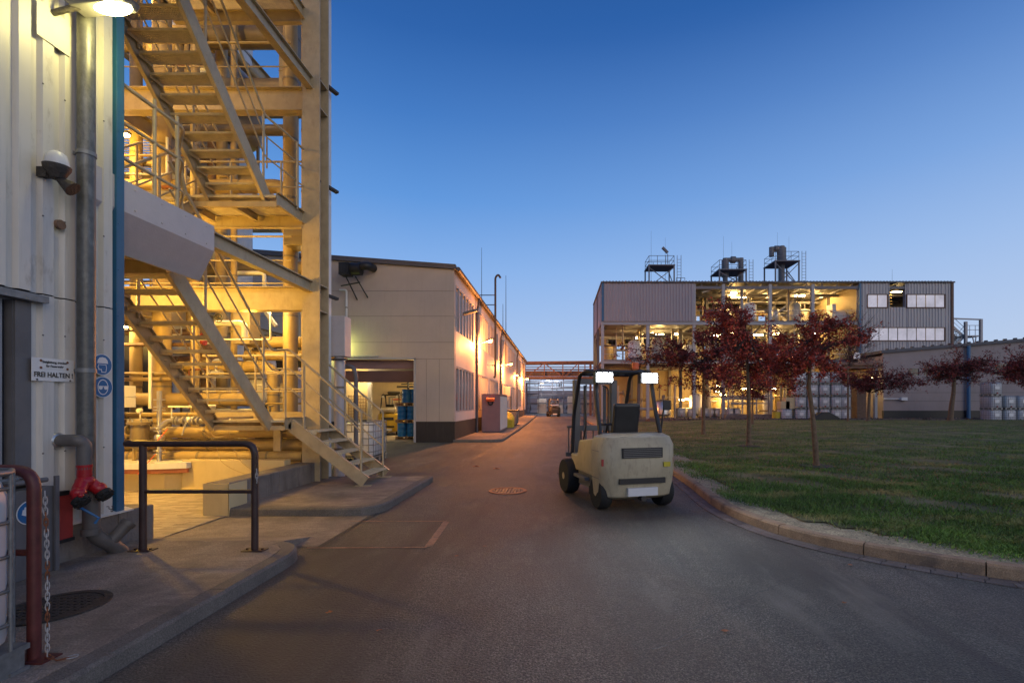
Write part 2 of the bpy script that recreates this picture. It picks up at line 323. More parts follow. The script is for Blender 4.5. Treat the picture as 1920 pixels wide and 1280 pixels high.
# ---------------- ground ----------------
b = MB(); b.add([(-900,-200,-.02),(900,-200,-.02),(900,1500,-.02),(-900,1500,-.02)], [(0,1,2,3)]); struct('ground', b, M['dirt'])
b = MB(); b.add([(-40,-15,0),(80,-15,0),(80,52,0),(3.2,52,0),(3.2,90,0),(-40,90,0)], [(0,1,2,3,4,5)]); struct('asphalt_road', b, M['asphalt'])
b = MB(); b.add([(3.3,52.01,.004),(90,52.01,.004),(90,80,.004),(3.3,80,.004)], [(0,1,2,3)]); struct('concrete_apron', b, M['concrete'])
def bez(a, c, d, n=8): return [(a[0]*(1-t)**2+2*c[0]*t*(1-t)+d[0]*t*t, a[1]*(1-t)**2+2*c[1]*t*(1-t)+d[1]*t*t) for t in [i/n for i in range(n+1)]]
def kerb(name, path, w, h, m, seg=1.0, gap=.012, side=1, z0=-.05):
    """kerbstones along a plan path (outer edge), body to the left for side=1; one stone per segment with open joints"""
    pts = [Vector((p[0], p[1], 0)) for p in path]; mb = MB()
    dist = [0]
    for i in range(1, len(pts)): dist.append(dist[-1]+(pts[i]-pts[i-1]).length)
    def at(s):
        s = min(max(s, 0), dist[-1]-1e-6)
        for i in range(1, len(pts)):
            if dist[i] >= s:
                d = (pts[i]-pts[i-1]).normalized(); return pts[i-1]+d*(s-dist[i-1]), Vector((-d.y, d.x, 0))*side
    s = 0
    while s < dist[-1]-.05:
        e = min(s+seg, dist[-1]); k = 6; vs = []; fs = []
        for j in range(k+1):
            q, nn = at(s+gap/2+(e-s-gap)*j/k); a = nn
            hh = h+random.uniform(-.002, .002)
            for o, z in ((-.012, z0), (0, hh-.022), (.022, hh), (w, hh), (w, z0)): vs.append(q+a*o+Vector((0,0,z)))
        for j in range(k):
            for c in range(5): fs.append((j*5+c, j*5+(c+1)%5, (j+1)*5+(c+1)%5, (j+1)*5+c))
        fs += [(4,3,2,1,0), tuple(k*5+c for c in range(5))]; mb.add(vs, fs); s = e
    return struct(name, mb, m)
random.seed(3)
lk = [(-2.73,-4),(-2.73,4.85)]+bez((-2.73,4.9),(-2.75,5.3),(-3.06,5.42))
kerb('kerb', lk, .15, .12, M['kerbstone'], seg=1.0, gap=.0)
b = MB(); pl = [(-4.9,-4),(-2.885,-4),(-2.885,4.85),(-2.93,5.12),(-3.06,5.27),(-3.06,5.42),(-4.9,5.42)]
b.prism([(x,y,.12) for x,y in pl], (0,0,-.15)); struct('sidewalk', b, M['concrete'])
b = MB(); b.prism([(-4.9,5.42,.118),(-4.9,6.0,.006),(-4.9,6.0,-.03),(-4.9,5.42,-.03)], (1.84,0,0)); struct('sidewalk_ramp', b, M['concrete'])
b = MB(); b.add([(-4.85,5.6,.004),(-2.78,5.6,.004),(-2.78,7.3,.004),(-4.85,7.3,.004)], [(0,1,2,3)]); struct('concrete_driveway', b, M['concrete'])
ik = [(-4.82,7.1),(-3.15,7.1)]+bez((-3.1,7.1),(-2.68,7.12),(-2.66,7.6))+[(-2.65,10.25)]
kerb('kerb', ik, .15, .12, M['kerbstone'], seg=1.15, gap=.006)
b = MB(); pl = [(-4.82,7.25),(-3.12,7.25),(-2.86,7.34),(-2.81,7.62),(-2.80,10.25),(-4.82,10.25)]
b.prism([(x,y,.117) for x,y in pl], (0,0,-.14)); struct('pavement', b, M['concrete'])
# brick paving under the stair tower entrance
b = MB(); b.add([(-14,5.3,.003),(-4.85,5.3,.003),(-4.85,10.5,.003),(-14,10.5,.003)], [(0,1,2,3)]); struct('paving_bed', b, M['brown'])
b = MB(); y = 5.4; j = 0
while y < 9.2:
    x = -8.3 + (j%2)*.1
    while x < -5.05: b.box((x+.003, y+.003, -.03), (x+.197, y+.097, .016+random.uniform(-.0015,.0015))); x += .2
    b.box((x+.003, y+.003, -.03), (-4.86, y+.097, .016)); y += .1; j += 1
struct('brick_paving', b, M['brickpave'])
# right kerb, gutter pavers and lawn
rk = [(30,3.6),(14,3.75),(8,3.95),(5.6,4.18),(4.29,4.45),(3.99,4.69),(3.45,5.12),(3.03,5.6),(2.72,6.17),(2.52,7.1),(2.5,8.0),(2.62,9.5),(2.66,11.5),(2.7,16),(2.7,40),(2.7,52)]
def smooth(p, k=3):
    for _ in range(k):
        q = [p[0]]
        for a, c in zip(p[:-1], p[1:]): q += [(a[0]*.75+c[0]*.25, a[1]*.75+c[1]*.25), (a[0]*.25+c[0]*.75, a[1]*.25+c[1]*.75)]
        p = q+[p[-1]]
    return p
rks = smooth(rk, 3)
kerb('kerb', rks, .13, .13, M['kerblit'], seg=1.0, gap=.012, side=-1)
def offs(path, o):
    out = []
    for i, p in enumerate(path):
        a = path[max(i-1,0)]; c = path[min(i+1,len(path)-1)]; dx, dy = c[0]-a[0], c[1]-a[1]; l = sqrt(dx*dx+dy*dy); out.append((p[0]-dy/l*o, p[1]+dx/l*o))
    return out
b = MB()
for r_, (o0, o1) in enumerate(((.02,.115),(.12,.215))):
    A = offs(rks, o0); B = offs(rks, o1); dist = [0]
    for i in range(1, len(A)): dist.append(dist[-1]+math.dist(A[i], A[i-1]))
    def at2(pp, s):
        for i in range(1, len(pp)):
            if dist[i] >= s: t = (s-dist[i-1])/(dist[i]-dist[i-1]+1e-9); return (pp[i-1][0]*(1-t)+pp[i][0]*t, pp[i-1][1]*(1-t)+pp[i][1]*t)
        return pp[-1]
    s = 20+.1*r_
    while s < 46:
        q = [at2(A, s), at2(A, s+.192), at2(B, s+.192), at2(B, s)]; z = .012+random.uniform(-.002,.003)
        b.add([(x,y,z) for x,y in q]+[(x,y,-.02) for x,y in q], [(0,1,2,3),(0,4,5,1),(1,5,6,2),(2,6,7,3),(3,7,4,0)]); s += .2
struct('gutter_pavers', b, M['paver'])
inner = offs(rks, -.13)
LAWN = inner+[(2.85,41),(60,41),(60,3.5)]
import numpy as np
rng = np.random.default_rng(5)
def in_lawn(x, y):   # beyond the kerb, point-wise by y
    ok = (y < 41) & (y > 3.8)
    ix = np.array([p[0] for p in inner[::-1]]); iy = np.array([p[1] for p in inner[::-1]])
    # boundary x as function of y on the straight/curved part, boundary y as function of x on the sweep
    yy = np.interp(x, np.array([p[0] for p in inner[::-1] if p[1] < 7.2]), np.array([p[1] for p in inner[::-1] if p[1] < 7.2]))
    xx = np.interp(y, iy[::-1], ix[::-1])
    return ok & (x > 2.66) & (y > yy+.01) & ((y < 7.2) | (x > xx+.01))
def zl(x, y): return .105+.05*np.sin(x*.35+1)*np.sin(y*.23)+.03*np.sin(x*1.1)*np.cos(y*.9)+.22*np.clip((y-9)/25, 0, 1)*np.clip((x-4)/8, 0, 1)
# lawn soil as one gridded sheet
xs = np.concatenate([np.arange(2.6, 12, .3), np.arange(12, 62, 2)]); ys = np.concatenate([np.arange(3.9, 12, .3), np.arange(12, 42, 1.5)])
b = MB(); idx = {}
gx, gy = np.meshgrid(xs, ys, indexing='ij')
b.v = [(float(x), float(y), float(z)-.012) for x, y, z in zip(gx.ravel(), gy.ravel(), zl(gx, gy).ravel())]
n1 = len(ys); cx_, cy_ = (gx[:-1,:-1]+gx[1:,1:])/2, (gy[:-1,:-1]+gy[1:,1:])/2; cen = in_lawn(cx_-.5, cy_) & in_lawn(cx_-.38, cy_-.42) & in_lawn(cx_, cy_-.5)
b.f = [(i*n1+j, (i+1)*n1+j, (i+1)*n1+j+1, i*n1+j+1) for i in range(len(xs)-1) for j in range(n1-1) if cen[i, j]]
struct('lawn_soil', b, M['soil'])
b = MB(); A = offs(rks, -.12)
for k_, (o_, z_) in enumerate(((-.12,.108),(-.4,.112),(-.8,.095),(-1.2,.06))):
    A = offs(rks, o_); b.v += [(p[0], p[1], z_+.006*sin(p[0]*7+p[1]*5)) for p in A]
nn = len(rks); b.f = [(k_*nn+i, (k_+1)*nn+i, (k_+1)*nn+i+1, k_*nn+i+1) for k_ in range(3) for i in range(nn-1)]
struct('worn_verge', b, M['worn'])
def grassmesh(n, lo, hi, hgt, wid):
    D = lo*(hi/lo)**rng.random(n*3); X = rng.random(n*3)*(D*1.02-2.3)+2.3
    pch = np.sin(X*1.3+.7*np.sin(D*1.1))*np.cos(D*1.7+X*.6)+.6*np.sin(X*3.1+D*2.3)+rng.normal(0, .45, n*3)
    edge = X - 2.7
    dk = np.where(D < 7.2, D-np.interp(X, np.array([p[0] for p in inner[::-1] if p[1] < 7.2]), np.array([p[1] for p in inner[::-1] if p[1] < 7.2])), 9.); dk = np.minimum(dk, np.where(D > 5.5, X-2.66, 9.))
    ok = in_lawn(X, D) & (pch > -.5+1.5*np.clip(1-dk/.6, 0, 1)); X, D = X[ok][:n], D[ok][:n]; m = len(X)
    a = rng.random(m)*2*pi; h = hgt*(.35+rng.random(m)**1.5)*(.55+.45*np.clip((D-4.6)/3, 0, 1)); w = wid*(.6+.8*rng.random(m)); ln = h*(.3+1.3*rng.random(m)); la = rng.random(m)*2*pi
    z = zl(X, D)-.012
    p0 = np.stack([X-np.cos(a)*w, D-np.sin(a)*w, z], 1); p1 = np.stack([X+np.cos(a)*w, D+np.sin(a)*w, z], 1)
    mx = X+np.cos(la)*ln*.4; my = D+np.sin(la)*ln*.4
    p2 = np.stack([mx+np.cos(a)*w*.7, my+np.sin(a)*w*.7, z+h*.65], 1); p3 = np.stack([mx-np.cos(a)*w*.7, my-np.sin(a)*w*.7, z+h*.65], 1)
    p4 = np.stack([X+np.cos(la)*ln, D+np.sin(la)*ln, z+h], 1)
    V = np.stack([p0,p1,p2,p3,p4], 1).reshape(-1, 3)
    F = []; base = np.arange(m)*5
    mbx = MB(); mbx.v = V.tolist(); mbx.f = [(q, q+1, q+2, q+3) for q in base.tolist()]+[(q+3, q+2, q+4) for q in base.tolist()]
    return mbx
struct('grass', grassmesh(130000, 4.0, 40, .062, .0055), M['grass'], kind='stuff')
# manholes and faded markings
def manhole(c, r, label, ringm, z):
    t = thing('manhole_cover', label, 'manhole cover', (c[0], c[1], z))
    q = MB(); q.lathe((c[0], c[1], z), [(r*.84,.002),(r*.84,.012),(r,.012),(r,-.01)], 40); part('rim', q, ringm, t)
    q = MB(); q.cyl((c[0], c[1], z-.01), (c[0], c[1], z+.007), r*.83, 40)
    for k in range(-4, 5):
        for j in range(-4, 5):
            if (k*k+j*j) < 19: q.cb((c[0]+k*r*.165, c[1]+j*r*.165, z+.008), (r*.07, r*.07, .006))
    part('lid', q, M['iron'], t)
manhole((-3.78,3.64), .32, 'dark round manhole cover in the pavement left of the camera', M['iron'], .12)
manhole((-.95,9.18), .36, 'round manhole cover with a rusty ring in the middle of the road', M['ironrust'], 0)
b = MB()
def gp(px, py): return ((px-1046)*H/(py-757), K*H/(py-757))
def line(a, c, w):
    p = Vector(gp(*a)); q = Vector(gp(*c)); d = (q-p).normalized(); n = Vector((-d.y, d.x))*w/2
    b.add([(*(p-n), .0045),(*(q-n), .0045),(*(q+n), .0045),(*(p+n), .0045)], [(0,1,2,3)])
line((575,1027),(800,1026),.035); line((655,977),(838,977),.035); line((803,1025),(837,978),.09)
struct('road_markings', b, M['mark'])
b = MB(); random.seed(17)
def crack(p, q, w, n=26, j=.03):
    pr = None
    for i in range(n+1):
        t = i/n; c = (p[0]+(q[0]-p[0])*t+random.uniform(-j,j), p[1]+(q[1]-p[1])*t)
        ww = w*random.uniform(.4,1.3); d = Vector((q[1]-p[1], -(q[0]-p[0]), 0)).normalized()*ww/2; cur = [(c[0]-d.x, c[1]-d.y, .0085), (c[0]+d.x, c[1]+d.y, .0085)]
        if pr: b.add([pr[0], pr[1], cur[1], cur[0]], [(0,1,2,3)])
        pr = cur
crack((-2.74,5.35),(-2.72,7.3),.014); crack((-2.66,5.3),(-2.62,7.1),.007,20,.02); crack((-2.62,10.3),(-2.5,15.5),.016,30); crack((-2.45,20.6),(-2.5,10.6),.008,30,.05); crack((-4.86,5.75),(-4.84,7.08),.02,14,.005)
crack((.6,3.2),(2.2,4.6),.006,30,.05); crack((-1.6,3.3),(-.4,6.2),.006,40,.06)
struct('road_cracks', b, M['black'])
b = MB()
for i in range(260):
    x = random.uniform(-2.6,5.5); y = random.uniform(2.7,9); r = random.uniform(.002,.006)
    if x > 2.4 and y > 4.2: continue
    b.add([(x-r,y-r,.003),(x+r,y-r*.6,.003),(x+r*.7,y+r,.003),(x,y,.004+r*1.3)], [(0,1,3),(1,2,3),(2,0,3),(2,1,0)])
struct('road_grit', b, M['kerbstone'], kind='stuff')
for i, (px, py, lab) in enumerate(((893,874,'small square valve cover in the road, left of the pair beyond the manhole'),(931,878,'small square valve cover in the road, right of the pair beyond the manhole'))):
    x, y = gp(px, py); t = MB(); t.cb((x, y, .004), (.16,.12,.012)); t.torus((x, y, .011), .04, .006, n=12, m=4); solo('valve_cover', lab, 'valve cover', t, M['ironrust'], 'valve covers in the road')
lv = [(1583,1131,'orange dry leaf lying on the road below the curved kerb'),(1594,1060,'pair of small dry leaves beside the gutter pavers'),(1360,1184,'brown curled leaf in the middle of the dark road'),(1826,1078,'yellowish leaf lying in the gutter by the kerb'),(856,1043,'tan leaf on the asphalt right of the faded rectangle'),(711,1183,'pale scrap of leaf on the asphalt in the lower middle'),(617,1149,'small ochre leaf on the road near the left kerb'),(908,1025,'dark twig-like leaf on the asphalt below the manhole')]
for px, py, lab in lv:
    x, y = gp(px, py); t = MB(); r = random.uniform(.014,.024); a0 = random.random()*6
    vs = [(x, y, .012)]+[(x+r*(1.5 if k%2 == 0 else .8)*cos(a0+k*pi/4), y+r*(1.1 if k%2 == 0 else .7)*sin(a0+k*pi/4), .006+.012*random.random()) for k in range(8)]
    t.add(vs, [(0, 1+k, 1+(k+1)%8) for k in range(8)]); solo('fallen_leaf', lab, 'leaf', t, M['leafdry'], 'fallen leaves on the road')
# ---------------- left corrugated hall ----------------
WX = -4.81
lh = thing('corrugated_hall', 'cream corrugated metal building with blue corner trim at the left edge', 'building', (-9, 2, 0))
q = MB()
q.corr((WX, 4.40), (WX, 5.24), .49, 2.66, (1,0), per=.2, dep=.04, f=(.30,.1,.5)); part('wall_panel', q, M['wallwhite'], lh, 'lower cream corrugated panel')
q = MB(); q.corr((WX, 1.2), (WX, 5.24), 2.672, 9, (1,0), per=.2, dep=.04, f=(.30,.1,.5)); part('wall_panel', q, M['wallwhite'], lh, 'upper cream corrugated panel')
q = MB(); q.corr((WX, 1.2), (WX, 4.27), .49, .98, (1,0), per=.2, dep=.04); part('wall_panel', q, M['wallwhite'], lh)
q = MB(); q.box((-14, 1.0, -.05), (WX-.14, 5.29, 9)); part('wall_core', q, M['grey'], lh)
q = MB(); q.box((-5.4, -3, -.03), (WX+.025, 5.27, .478)); q.box((-5.4, 5.272, -.03), (WX+.03, 5.73, .47)); part('plinth', q, M['plinth'], lh, bevel=.02)
q = MB(); q.prism([(WX-.02,1.2,.478),(WX+.075,1.2,.468),(WX+.075,1.2,.482),(WX-.02,1.2,.51)], (0,4.2,0)); part('sill_flashing', q, M['wallwhite'], lh)
q = MB(); q.box((WX-.02, 5.215, .485), (WX+.052, 5.222, 9)); q.box((WX+.045, 5.222, .485), (WX+.052, 5.31, 9)); q.box((WX-.3, 5.305, .485), (WX+.045, 5.31, 9))
for z in (.6,1.1,1.62,2.1,2.6,3.1,3.6,4.1,4.6): q.sph((WX+.053, 5.235, z), .007, 6, 4)
part('corner_trim', q, M['blue'], lh, bevel=.003)
# big window at the far left
w = MB(); w.box((WX+.0, 4.27, .98), (WX+.02, 4.40, 2.57)); w.box((WX-.10, 4.262, .98), (WX+.0, 4.27, 2.57)); w.box((WX-.1, 2, .975), (WX+.02, 4.262, .99)); wf = part('window', w, M['grey'], lh, 'dark window with grey reveal')
g = MB(); g.box((WX-.09, 2, .99), (WX-.07, 4.262, 2.57)); part('pane', g, M['glassdark'], wf)
g = MB()
for y in (4.20, 4.14): g.box((WX-.07, y-.012, .99), (WX-.03, y+.012, 2.57))
part('mullion', g, M['steelcool'], wf)
g = MB(); g.box((WX-.02, 2, 2.575), (WX+.11, 4.47, 2.60)); g.box((WX+.10, 2, 2.60), (WX+.11, 4.47, 2.64)); part('lintel', g, M['galv'], wf)
g = MB(); g.cyl((WX+.05, 2, .985), (WX+.05, 4.26, .985), .02, 10); part('sill', g, M['galv'], wf)
q = MB()
for z in (1.2, 2.3, 3.4, 4.6):
    for y in (4.46, 4.66, 4.86, 5.06): q.sph((WX+.042, y+.02, z+random.uniform(-.02,.02)), .008, 6, 4)
part('screws', q, M['grey'], lh)
# downpipe
dp = thing('downpipe', 'galvanised round downpipe running up the corrugated wall', 'downpipe', (-4.68, 4.78, .3))
q = MB(); q.tube([(-4.67,4.79,.62),(-4.67,4.79,8.6)], .071, 20); part('pipe', q, M['pipedark'], dp, smooth=40)
for z in (1.98, 4.12): 
    q = MB(); q.cyl((-4.67,4.79,z-.02), (-4.67,4.79,z+.02), .079, 20); q.box((-4.8,4.755,z-.015),(-4.72,4.775,z+.015)); part('clamp', q, M['galv'], dp, smooth=40)
q = MB(); q.tube(arc([(-4.62,4.79,.8),(-4.62,4.79,.36),(-4.58,4.97,.2),(-4.56,5.06,.1)], .12), .068, 18); q.cyl((-4.62,4.79,.42),(-4.62,4.79,.36),.08,18); part('standpipe', q, M['greyplastic'], dp, smooth=50)
q = MB(); q.tube([(-4.585,4.93,.22),(-4.5,5.06,.40)], .055, 16, r1=.062); q.cyl((-4.505,5.05,.385),(-4.49,5.075,.415),.07,16); part('branch', q, M['greyplastic'], dp, smooth=50)
# fire inlet
fi = thing('fire_inlet', 'red twin fire hose inlet with black caps under a bent grey pipe', 'fire inlet', (-4.55, 4.65, .6))
q = MB(); q.tube(arc([(-4.8,4.625,1.30),(-4.585,4.625,1.305),(-4.565,4.665,1.26),(-4.565,4.665,1.02)], .12, 6), .056, 18); part('supply_pipe', q, M['greyplastic'], fi, smooth=50)
q = MB(); q.sph((-4.785,4.625,1.30), .078, 12, 8, (.5,1,1)); part('foil_collar', q, M['alu'], fi, smooth=30)
q = MB(); q.cyl((-4.565,4.665,.90),(-4.565,4.665,1.06),.056,20); q.cyl((-4.565,4.665,1.04),(-4.565,4.665,1.065),.061,20); q.cyl((-4.565,4.665,.90),(-4.565,4.665,.925),.063,20); q.cyl((-4.565,4.665,.965),(-4.565,4.665,.975),.059,20)
q.tube([(-4.565,4.665,.93),(-4.545,4.60,.85),(-4.51,4.545,.80),(-4.48,4.53,.765)], [.056,.058,.052,.05], 16)
q.tube([(-4.565,4.665,.93),(-4.545,4.72,.86),(-4.50,4.755,.81),(-4.47,4.765,.78)], [.056,.058,.052,.05], 16); q.sph((-4.56,4.665,.90), .07, 16, 10, (1,1.15,1)); q.sph((-4.515,4.555,.81), .062, 14, 8); q.sph((-4.505,4.75,.82), .062, 14, 8)
q.cyl((-4.51,4.555,.81),(-4.44,4.50,.80),.016,8); q.sph((-4.44,4.50,.80),.024,8,6)
part('body', q, M['red'], fi, smooth=60)
for y, z in ((4.53,.752),(4.765,.768)):
    q = MB(); a = Vector((-4.475,y,z)); d = Vector((.75,.0,-.66)).normalized(); q.cyl(a-d*.012, a+d*.028, .068, 20); q.cyl(a+d*.028, a+d*.05, .056, 20)
    for k in range(8):
        an = k*pi/4; e = d.orthogonal().normalized(); f = d.cross(e); c = a+d*.035+(e*cos(an)+f*sin(an))*.062; q.cyl(c-d*.018, c+d*.008, .011, 6)
    q.cyl(a+d*.045, a+d*.056, .022, 12); part('cap', q, M['rubber'], fi, smooth=40)
q = MB()
for k in range(9): q.torus((-4.44+.004*k, 4.77+.012*k-.0012*k*k, .66-.014*(k if k < 5 else 8-k)*1.0-.02), .009, .002, 'x' if k%2 else 'z', 8, 4)
part('cap_chain', q, M['iron'], fi)
q = MB(); q.tube([(-4.56,4.62,.66),(-4.44,4.68,.55),(-4.46,4.66,.50)], .012, 8); part('strap', q, M['signblue'], fi)
# gas cabinet, red panel
cb = thing('wall_cabinet', 'grey metal cabinet at the foot of the corrugated wall by the red barrier', 'cabinet', (-4.7, 4.1, 0))
q = MB(); q.box((WX+.03, 3.3, .12), (WX+.17, 4.46, .90)); part('body', q, M['grey'], cb, bevel=.006)
q = MB(); q.cyl((WX+.2, 3.3, .97), (WX+.2, 4.36, .97), .022, 10); q.cyl((WX+.03,4.25,.97),(WX+.2,4.25,.97),.014,8); q.cyl((WX+.2,4.25,.97),(WX+.2,4.25,.9),.014,8); part('grab_rail', q, M['grey'], cb, smooth=40)
q = MB(); q.box((WX+.18, 4.44, .12), (WX+.2, 4.475, .99)); part('edge_post', q, M['grey'], cb)
rp_ = thing('fire_notice_panel', 'worn red metal panel with black edges between the cabinet and fire inlet', 'panel', (-4.7,4.55,.3))
q = MB(); q.box((WX+.06, 4.482, .36), (WX+.10, 4.70, .78)); part('board', q, M['redpanel'], rp_, bevel=.004)
q = MB(); q.box((WX+.055, 4.475, .78), (WX+.107, 4.66, .82)); q.box((WX+.055, 4.475, .33), (WX+.107, 4.71, .362)); part('edge_strip', q, M['black'], rp_)
# signs --------------------------------------------------
RX = Matrix(((0,0,1,0),(1,0,0,0),(0,1,0,0),(0,0,0,1)))     # text facing +X, reading along +Y
def sgn(name, label, y, z, x=WX+.045): 
    return thing(name, label, 'sign', (x, y, z))
s = sgn('wall_sign', 'white rectangular German notice keeping the dry riser clear', 4.565, 1.965)
q = MB(); q.box((WX+.046, 4.375, 1.862), (WX+.05, 4.76, 2.075)); part('plate', q, M['white'], s, bevel=.003)
q = MB(); q.box((WX+.0505, 4.445, 1.978), (WX+.053, 4.70, 2.058)); part('small_plate', q, M['white'], s)
q = MB()
for y, z in ((4.452,2.05),(4.692,2.05),(4.452,1.985),(4.692,1.985)): q.cyl((WX+.0532,y,z),(WX+.0545,y,z),.012,8)
part('rust_spots', q, M['rust'], s)
q = MB()
for y, z in ((4.42,1.875),(4.72,1.875)): q.cyl((WX+.05,y,z),(WX+.054,y,z),.008,8)
part('screws', q, M['iron'], s)
text('lettering', 'Steigleitung, trocken', .030, M['ink'], s, Matrix.Translation((.012,.008,.075))@RX, .0006, sx=.9)
text('lettering', 'für Feuerwehr', .030, M['ink'], s, Matrix.Translation((.012,.008,.038))@RX, .0006, sx=.9)
text('lettering', 'FREI HALTEN !', .064, M['ink'], s, Matrix.Translation((.009,.003,-.045))@RX, .0012, sx=.86)
def roundsign(label, y, z, r, x, icon):
    s = thing('safety_sign', label, 'sign', (x, y, z), 'round blue safety signs')
    q = MB(); q.cyl((x,y,z),(x+.004,y,z),r,36); part('plate', q, M['white'], s)
    q = MB(); q.cyl((x+.0042,y,z),(x+.0056,y,z),r*.93,36); part('disc', q, M['signblue'], s)
    for ii, (poly, m) in enumerate(icon):
        q = MB(); q.prism([(x+.0058+.0009*ii, y+u*r, z+v*r) for u, v in poly], (.0007,0,0)); part('pictogram', q, M[m], s)
helmet = [([(-.55,.12),(.55,.12),(.5,.42),(.3,.64),(0,.70),(-.3,.64),(-.46,.42),(-.5,.22)], 'white'),
          ([(-.42,.02),(.36,.02),(.42,-.3),(.34,-.72),(-.12,-.74),(-.14,-.5),(-.42,-.5),(-.42,-.36),(-.52,-.24),(-.42,-.1)], 'white'),
          ([(-.36,-.03),(.3,-.03),(.35,-.3),(.28,-.66),(-.06,-.66),(-.08,-.42),(-.34,-.42),(-.34,-.3),(-.42,-.24),(-.36,-.12)], 'signblue')]
goggl = [([(.56*cos(a)*.95, .72*sin(a)) for a in [k*pi/12 for k in range(24)]], 'white'),([(.48*cos(a)*.95, .64*sin(a)) for a in [k*pi/12 for k in range(24)]], 'signblue'),
         ([(-.56,.1),(.56,.1),(.5,.02),(-.5,.02)], 'white'),
         ([(-.26+.2*cos(a), -.06+.18*sin(a)) for a in [k*pi/8 for k in range(16)]], 'white'), ([(.26+.2*cos(a), -.06+.18*sin(a)) for a in [k*pi/8 for k in range(16)]], 'white')]
glove = [([(-.62,-.1),(-.55,.3),(-.45,.3),(-.4,.5),(-.28,.5),(-.22,.62),(-.08,.6),(-.02,.42),(.1,.2),(.16,-.02),(-.2,-.3)], 'white'),
         ([(-.18,-.34),(.2,-.06),(.42,.2),(.58,.12),(.58,-.1),(.62,-.5),(-.02,-.56)], 'white'),([(-.08,-.32),(.22,-.1),(.40,.08),(.50,.04),(.50,-.12),(.53,-.42),(.02,-.48)], 'signblue')]
roundsign('round blue sign showing a head in a hard hat, beside the downpipe', 5.055, 2.06, .112, WX+.046, helmet)
roundsign('round blue sign showing a face with goggles, beside the downpipe', 5.06, 1.826, .112, WX+.046, goggl)
roundsign('round blue sign showing protective gloves on the grey cabinet', 4.245, .70, .105, WX+.172, glove)
# beacon horn
bh = thing('alarm_beacon', 'alarm beacon with pale dome and dark horn on the corrugated wall', 'alarm', (-4.65,4.5,3.8))
q = MB(); q.lathe((-4.66,4.50,3.86), [(.085,0),(.088,.02),(.078,.07),(.066,.11),(.03,.135),(0,.14)], 20); part('dome', q, M['tankwhite'], bh, smooth=50)
q = MB(); q.lathe((-4.66,4.50,3.80), [(.05,-.06),(.08,0),(.098,.035),(.102,.06),(.09,.062)], 20); q.box((-4.79,4.44,3.74),(-4.70,4.5,3.83)); part('base', q, M['iron'], bh, smooth=40)
q = MB(); q.tube([(-4.68,4.505,3.78),(-4.62,4.52,3.72),(-4.55,4.54,3.66)], [.025,.04,.07], 16); part('horn', q, M['iron'], bh, smooth=40)
q = MB(); q.cyl((-4.775,4.62,3.36),(-4.74,4.62,3.36),.045,14); solo('wall_plug', 'small brown oval cap on the corrugated wall under the alarm', 'wall cap', q, M['brown'], smooth=40)
# flood lamp
fl = thing('wall_floodlight', 'lit yellowish floodlight on an arm at the top left of the corrugated wall', 'lamp', (-4.6,4.7,5.4))
q = MB(); q.box((WX+.042, 4.42, 5.03), (WX+.05, 4.72, 5.36)); part('mounting_plate', q, M['wallwhite'], fl)
q = MB(); q.tube([(-4.76,4.56,5.33),(-4.66,4.6,5.40),(-4.56,4.64,5.46)], .026, 10); part('arm', q, M['iron'], fl, smooth=40)
q = MB(); q.prism([(-4.68,4.57,5.47),(-4.62,4.57,5.42),(-4.12,4.57,5.47),(-4.08,4.57,5.53),(-4.2,4.57,5.61),(-4.66,4.57,5.59)], (0,.17,0)); part('housing', q, M['grey'], fl, bevel=.012)
q = MB(); q.sph((-4.29,4.655,5.465), .1, 16, 10, (1.9,.82,.62)); part('lens', q, M['yelglass'], fl, smooth=60)
a = lamp('POINT', (0,0,0), 30, (1.0,.86,.28), .09); a.parent = fl; a.location = Vector((-4.28,4.66,5.32))-Vector(fl.location)
# ---------------- hoop barriers ----------------
def barrier(name, label, m, pts, posts, r, midz, plates, D):
    t = thing(name, label, 'barrier', (posts[-1], D, .12))
    q = MB(); q.tube(arc(pts, .12, 6), r, 14); part('top_rail', q, m, t, smooth=50)
    for x in posts[:-1]: q = MB(); q.cyl((x, D, .12), (x, D, pts[0][2]-.01), r, 14); part('post', q, m, t, smooth=50)
    q = MB(); q.cyl((pts[0][0] if len(posts) < 2 else posts[0], D, midz), (posts[-1], D, midz), r*.62, 12); part('mid_rail', q, m, t, smooth=50)
    for x in plates:
        q = MB(); q.box((x-.11, D-.06, .12), (x+.11, D+.06, .13))
        for u in (-.08,.08): q.cyl((x+u, D, .13), (x+u, D, .145), .013, 6)
        part('base_plate', q, m, t)
    return t
bd = barrier('hoop_barrier', 'dark brown steel hoop barrier on the pavement before the tower', M['bardark'], [(-4.52,5.06,1.235),(-3.17,5.06,1.235),(-3.17,5.06,.12)], [-4.34,-3.17], .034, .735, [-4.34,-3.17], 5.06)
br = barrier('hoop_barrier', 'dark red steel hoop barrier with a chain at the lower left', M['barred'], [(-4.6,2.9,1.255),(-3.14,2.9,1.255),(-3.14,2.9,.12)], [-3.14], .032, .76, [-3.14], 2.9)
def chain(pts, m1, m2, label, s=.045):
    t = thing('plastic_chain', label, 'chain', tuple(pts[-1]))
    pts = [Vector(p) for p in pts]; L_ = []; 
    for a, c in zip(pts[:-1], pts[1:]):
        d = c-a; n = max(1, int(d.length/(s*.8)))
        for k in range(n): L_.append((a+d*(k+.5)/n, d.normalized()))
    for i, (c, d) in enumerate(L_):
        u = d.orthogonal().normalized(); w = d.cross(u); e = u if i%2 else w
        q = MB(); loop = []
        for k in range(13): an = 2*pi*k/12; loop.append(c+d*(s*.55*cos(an)+ (s*.12 if cos(an) > 0 else -s*.12))+e*(s*.22*sin(an)))
        q.tube(loop, s*.085, 6, cap=False); part('chain_link', q, m2 if i%9 in (4,5,6) else m1, t, smooth=60)
